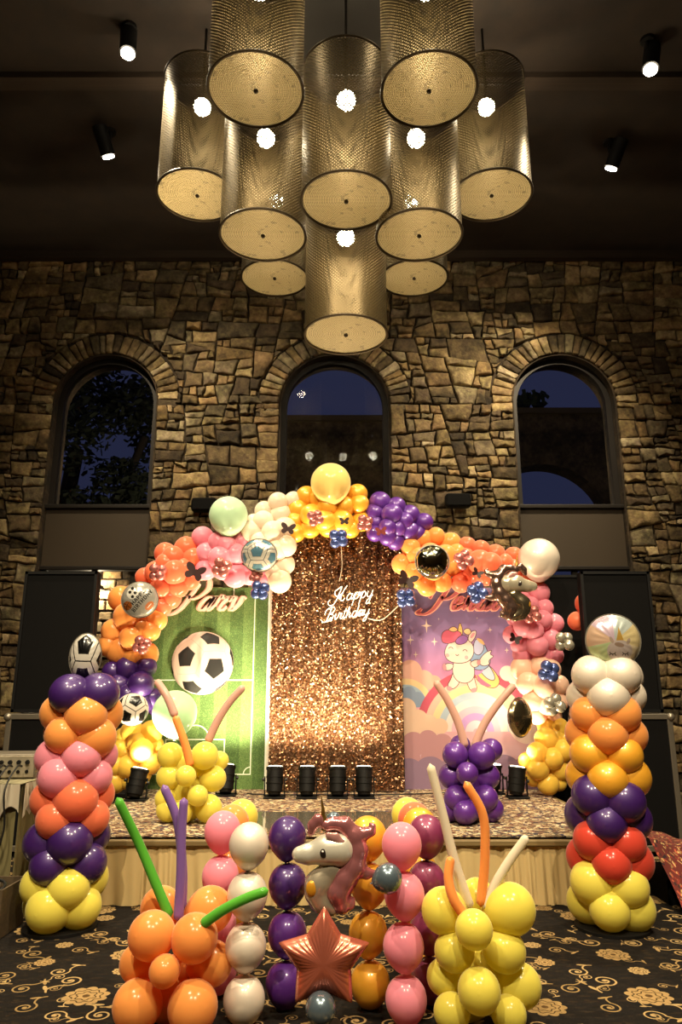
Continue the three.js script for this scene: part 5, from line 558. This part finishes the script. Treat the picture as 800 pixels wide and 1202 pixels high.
{ // equipment table with cables, a crate in front
  const D = 4.95, xr = at(46, 915, D).x, t = thing('equipment_table', 'cloth covered equipment table with a ruffled white top edge', 'table', V(xr - 0.55, 0, -D)), h = 0.72; part('table_top', rbox(1.1, 0.03, 0.6, 0.006, 0, h - 0.015, 0), M.wood, t); for (const sx of [-0.5, 0.5]) for (const sz of [-0.25, 0.25]) part('leg', cyl(0.018, 0.018, h - 0.03, 10, sx, (h - 0.03) / 2, sz), M.black, t);
  const drape = (w, y0, y1, amp, freq, mat, p, ry, nm, scallop = 0) => { const nx = 90, ny = 8, pos = [], idx = []; for (let j = 0; j <= ny; j++) for (let i = 0; i <= nx; i++) { const u = i / nx, v = j / ny, sc = scallop * Math.abs(Math.sin(u * freq * 0.5)); pos.push((u - 0.5) * w, y1 + (y0 + sc - y1) * (1 - v), amp * (1 - v * 0.8) * Math.sin(u * freq) + amp * 0.4 * Math.sin(u * freq * 2.3 + 1)); } for (let j = 0; j < ny; j++) for (let i = 0; i < nx; i++) { const a = j * (nx + 1) + i; idx.push(a, a + 1, a + nx + 2, a, a + nx + 2, a + nx + 1); } const g = new THREE.BufferGeometry(); g.setAttribute('position', new THREE.Float32BufferAttribute(pos, 3)); g.setIndex(idx); g.computeVertexNormals(); const m = part(nm, metricUV(g, 1), mat, t, p); m.rotation.y = ry; };
  const olive = std('#6d6440', 0.85, { side: THREE.DoubleSide }), swag = std('#b8ae9a', 0.6, { side: THREE.DoubleSide }); drape(1.1, 0.01, h - 0.01, 0.012, 30, olive, V(0, 0, 0.31), 0, 'skirt_cloth'); drape(0.6, 0.01, h - 0.01, 0.012, 18, olive, V(0.56, 0, 0), Math.PI / 2, 'skirt_cloth'); drape(1.14, h - 0.19, h + 0.004, 0.018, 62, swag, V(0, 0, 0.34), 0, 'ruffle', 0.07); drape(0.64, h - 0.19, h + 0.004, 0.018, 36, swag, V(0.59, 0, 0), Math.PI / 2, 'ruffle', 0.07); part('top_cloth', rbox(1.16, 0.008, 0.66, 0.003, 0, h + 0.005, 0), std('#8d8668', 0.8), t);
  const rack = (x, z, w, hh, label, ry) => { const r = thing('audio_unit', label, 'audio unit', V(t.position.x + x, h + 0.0095, -D + z), 'audio units on the equipment table'); r.rotation.y = ry; part('case', rbox(w, hh, 0.3, 0.008, 0, hh / 2, 0), std('#6f675a', 0.5, { metalness: 0.4 }), r); part('faceplate', rbox(w - 0.02, hh - 0.02, 0.012, 0.003, 0, hh / 2, 0.152), std('#a19782', 0.45, { metalness: 0.5 }), r); for (let i = 0; i < 6; i++) { part('knob', cyl(0.012, 0.014, 0.02, 12).rotateX(Math.PI / 2).translate(-w / 2 + 0.05 + i * (w - 0.1) / 5, hh * 0.68, 0.167), M.black, r); part('socket', cyl(0.011, 0.011, 0.008, 10).rotateX(Math.PI / 2).translate(-w / 2 + 0.05 + i * (w - 0.1) / 5, hh * 0.3, 0.16), M.blackGloss, r); } };
  rack(0.36, -0.02, 0.36, 0.15, 'grey audio unit with knobs next to the balloon column', 0.15); rack(-0.12, 0.02, 0.4, 0.13, 'grey audio unit trailing black cables over the cloth', -0.05);
  const cx = t.position.x, zf = -D + 0.36; [[0.5, 0.02, 0.02], [0.4, -0.02, 0.05], [0.44, 0.05, 0.03], [0.36, 0.03, 0.02]].forEach(([x, sw, o], i) => solo('black_cable', tube([V(cx + x, h + 0.09, -D + 0.17), V(cx + x + 0.01, h + 0.1, -D + 0.25), V(cx + x + 0.01, h - 0.02, zf + o + 0.02), V(cx + x + sw, 0.48, zf + o), V(cx + x - sw, 0.28, zf + o), V(cx + x + sw * 0.5, 0.12, zf + o + 0.02), V(cx + x + sw, 0.014, zf + o + 0.04 + i * 0.02)], 0.006, 50, 6), M.cable, ['black cable dropping from the unit beside the balloon column', 'black cable falling straight to the crate', 'black cable looping widest across the table skirt', 'black cable in the middle of the table skirt'][i], 'cable', null, 'cables hanging from the equipment table'));
  const c = at(8, 1098, 4.28), k = thing('cable_crate', 'open brown box of cables on the carpet by the table', 'crate', V(c.x - 0.22, 0, -4.36)), bm = std('#5e4c33', 0.75, { map: T_GRAIN }); for (const s of [-1, 1]) { part('side', box(0.012, 0.24, 0.3, s * 0.2, 0.122, 0), bm, k); part('side', box(0.41, 0.24, 0.012, 0, 0.122, s * 0.15), bm, k); } part('bottom', box(0.4, 0.01, 0.3, 0, 0.007, 0), bm, k); part('cable_coil', merge([0, 1, 2, 3].map(i => new THREE.TorusGeometry(0.08 + 0.01 * i, 0.008, 6, 24).rotateX(Math.PI / 2 + 0.1 * (i - 1)).translate(0.02 * i - 0.03, 0.17 + 0.015 * i, 0))), M.cable, k); part('plug_strip', rbox(0.16, 0.03, 0.05, 0.006, 0.05, 0.235, 0.04), std('#b9b2a2', 0.5), k);
}
{ // red rug hanging over a step by the flight case
  const a = at(752, 1000, 4.95), t = thing('draped_rug', 'red patterned oriental rug draped over a low step', 'rug', V(a.x + 0.56, 0, -5.0)); const pos = [], idx = [], nx = 40, ny = 24; for (let j = 0; j <= ny; j++) for (let i = 0; i <= nx; i++) { const u = i / nx, v = j / ny; const back = v < 0.55, s = back ? 0 : (v - 0.55) / 0.45, bow = 0.012 * Math.sin(u * 13 + v * 5) + 0.008 * Math.sin(u * 29); const slope = 0.36 - 0.17 * u; pos.push((u - 0.5) * 0.95 + 0.01 * Math.sin(v * 9), Math.max(0.012, slope - (back ? 0.02 * v : 0.02 + (slope - 0.02) * Math.pow(s, 1.1)) + bow * (1 - s)), 0.35 - (1 - v) * 0.75 + (back ? 0 : 0.06 * s) + bow); } for (let j = 0; j < ny; j++) for (let i = 0; i < nx; i++) { const q = j * (nx + 1) + i; idx.push(q, q + nx + 1, q + 1, q + 1, q + nx + 1, q + nx + 2); } const g = new THREE.BufferGeometry(); g.setAttribute('position', new THREE.Float32BufferAttribute(pos, 3)); const uv = []; for (let j = 0; j <= ny; j++) for (let i = 0; i <= nx; i++) uv.push(i / nx * 1.3, j / ny * 1.1); g.setAttribute('uv', new THREE.Float32BufferAttribute(uv, 2)); g.setIndex(idx); g.computeVertexNormals(); part('rug_cloth', g, std('#ffffff', 0.95, { map: T_RUGRED, side: THREE.DoubleSide }), t); part('step', box(0.9, 0.14, 0.5, 0, 0.072, -0.12), M.blackMatte, t);
}
renderer.render(scene, camera);
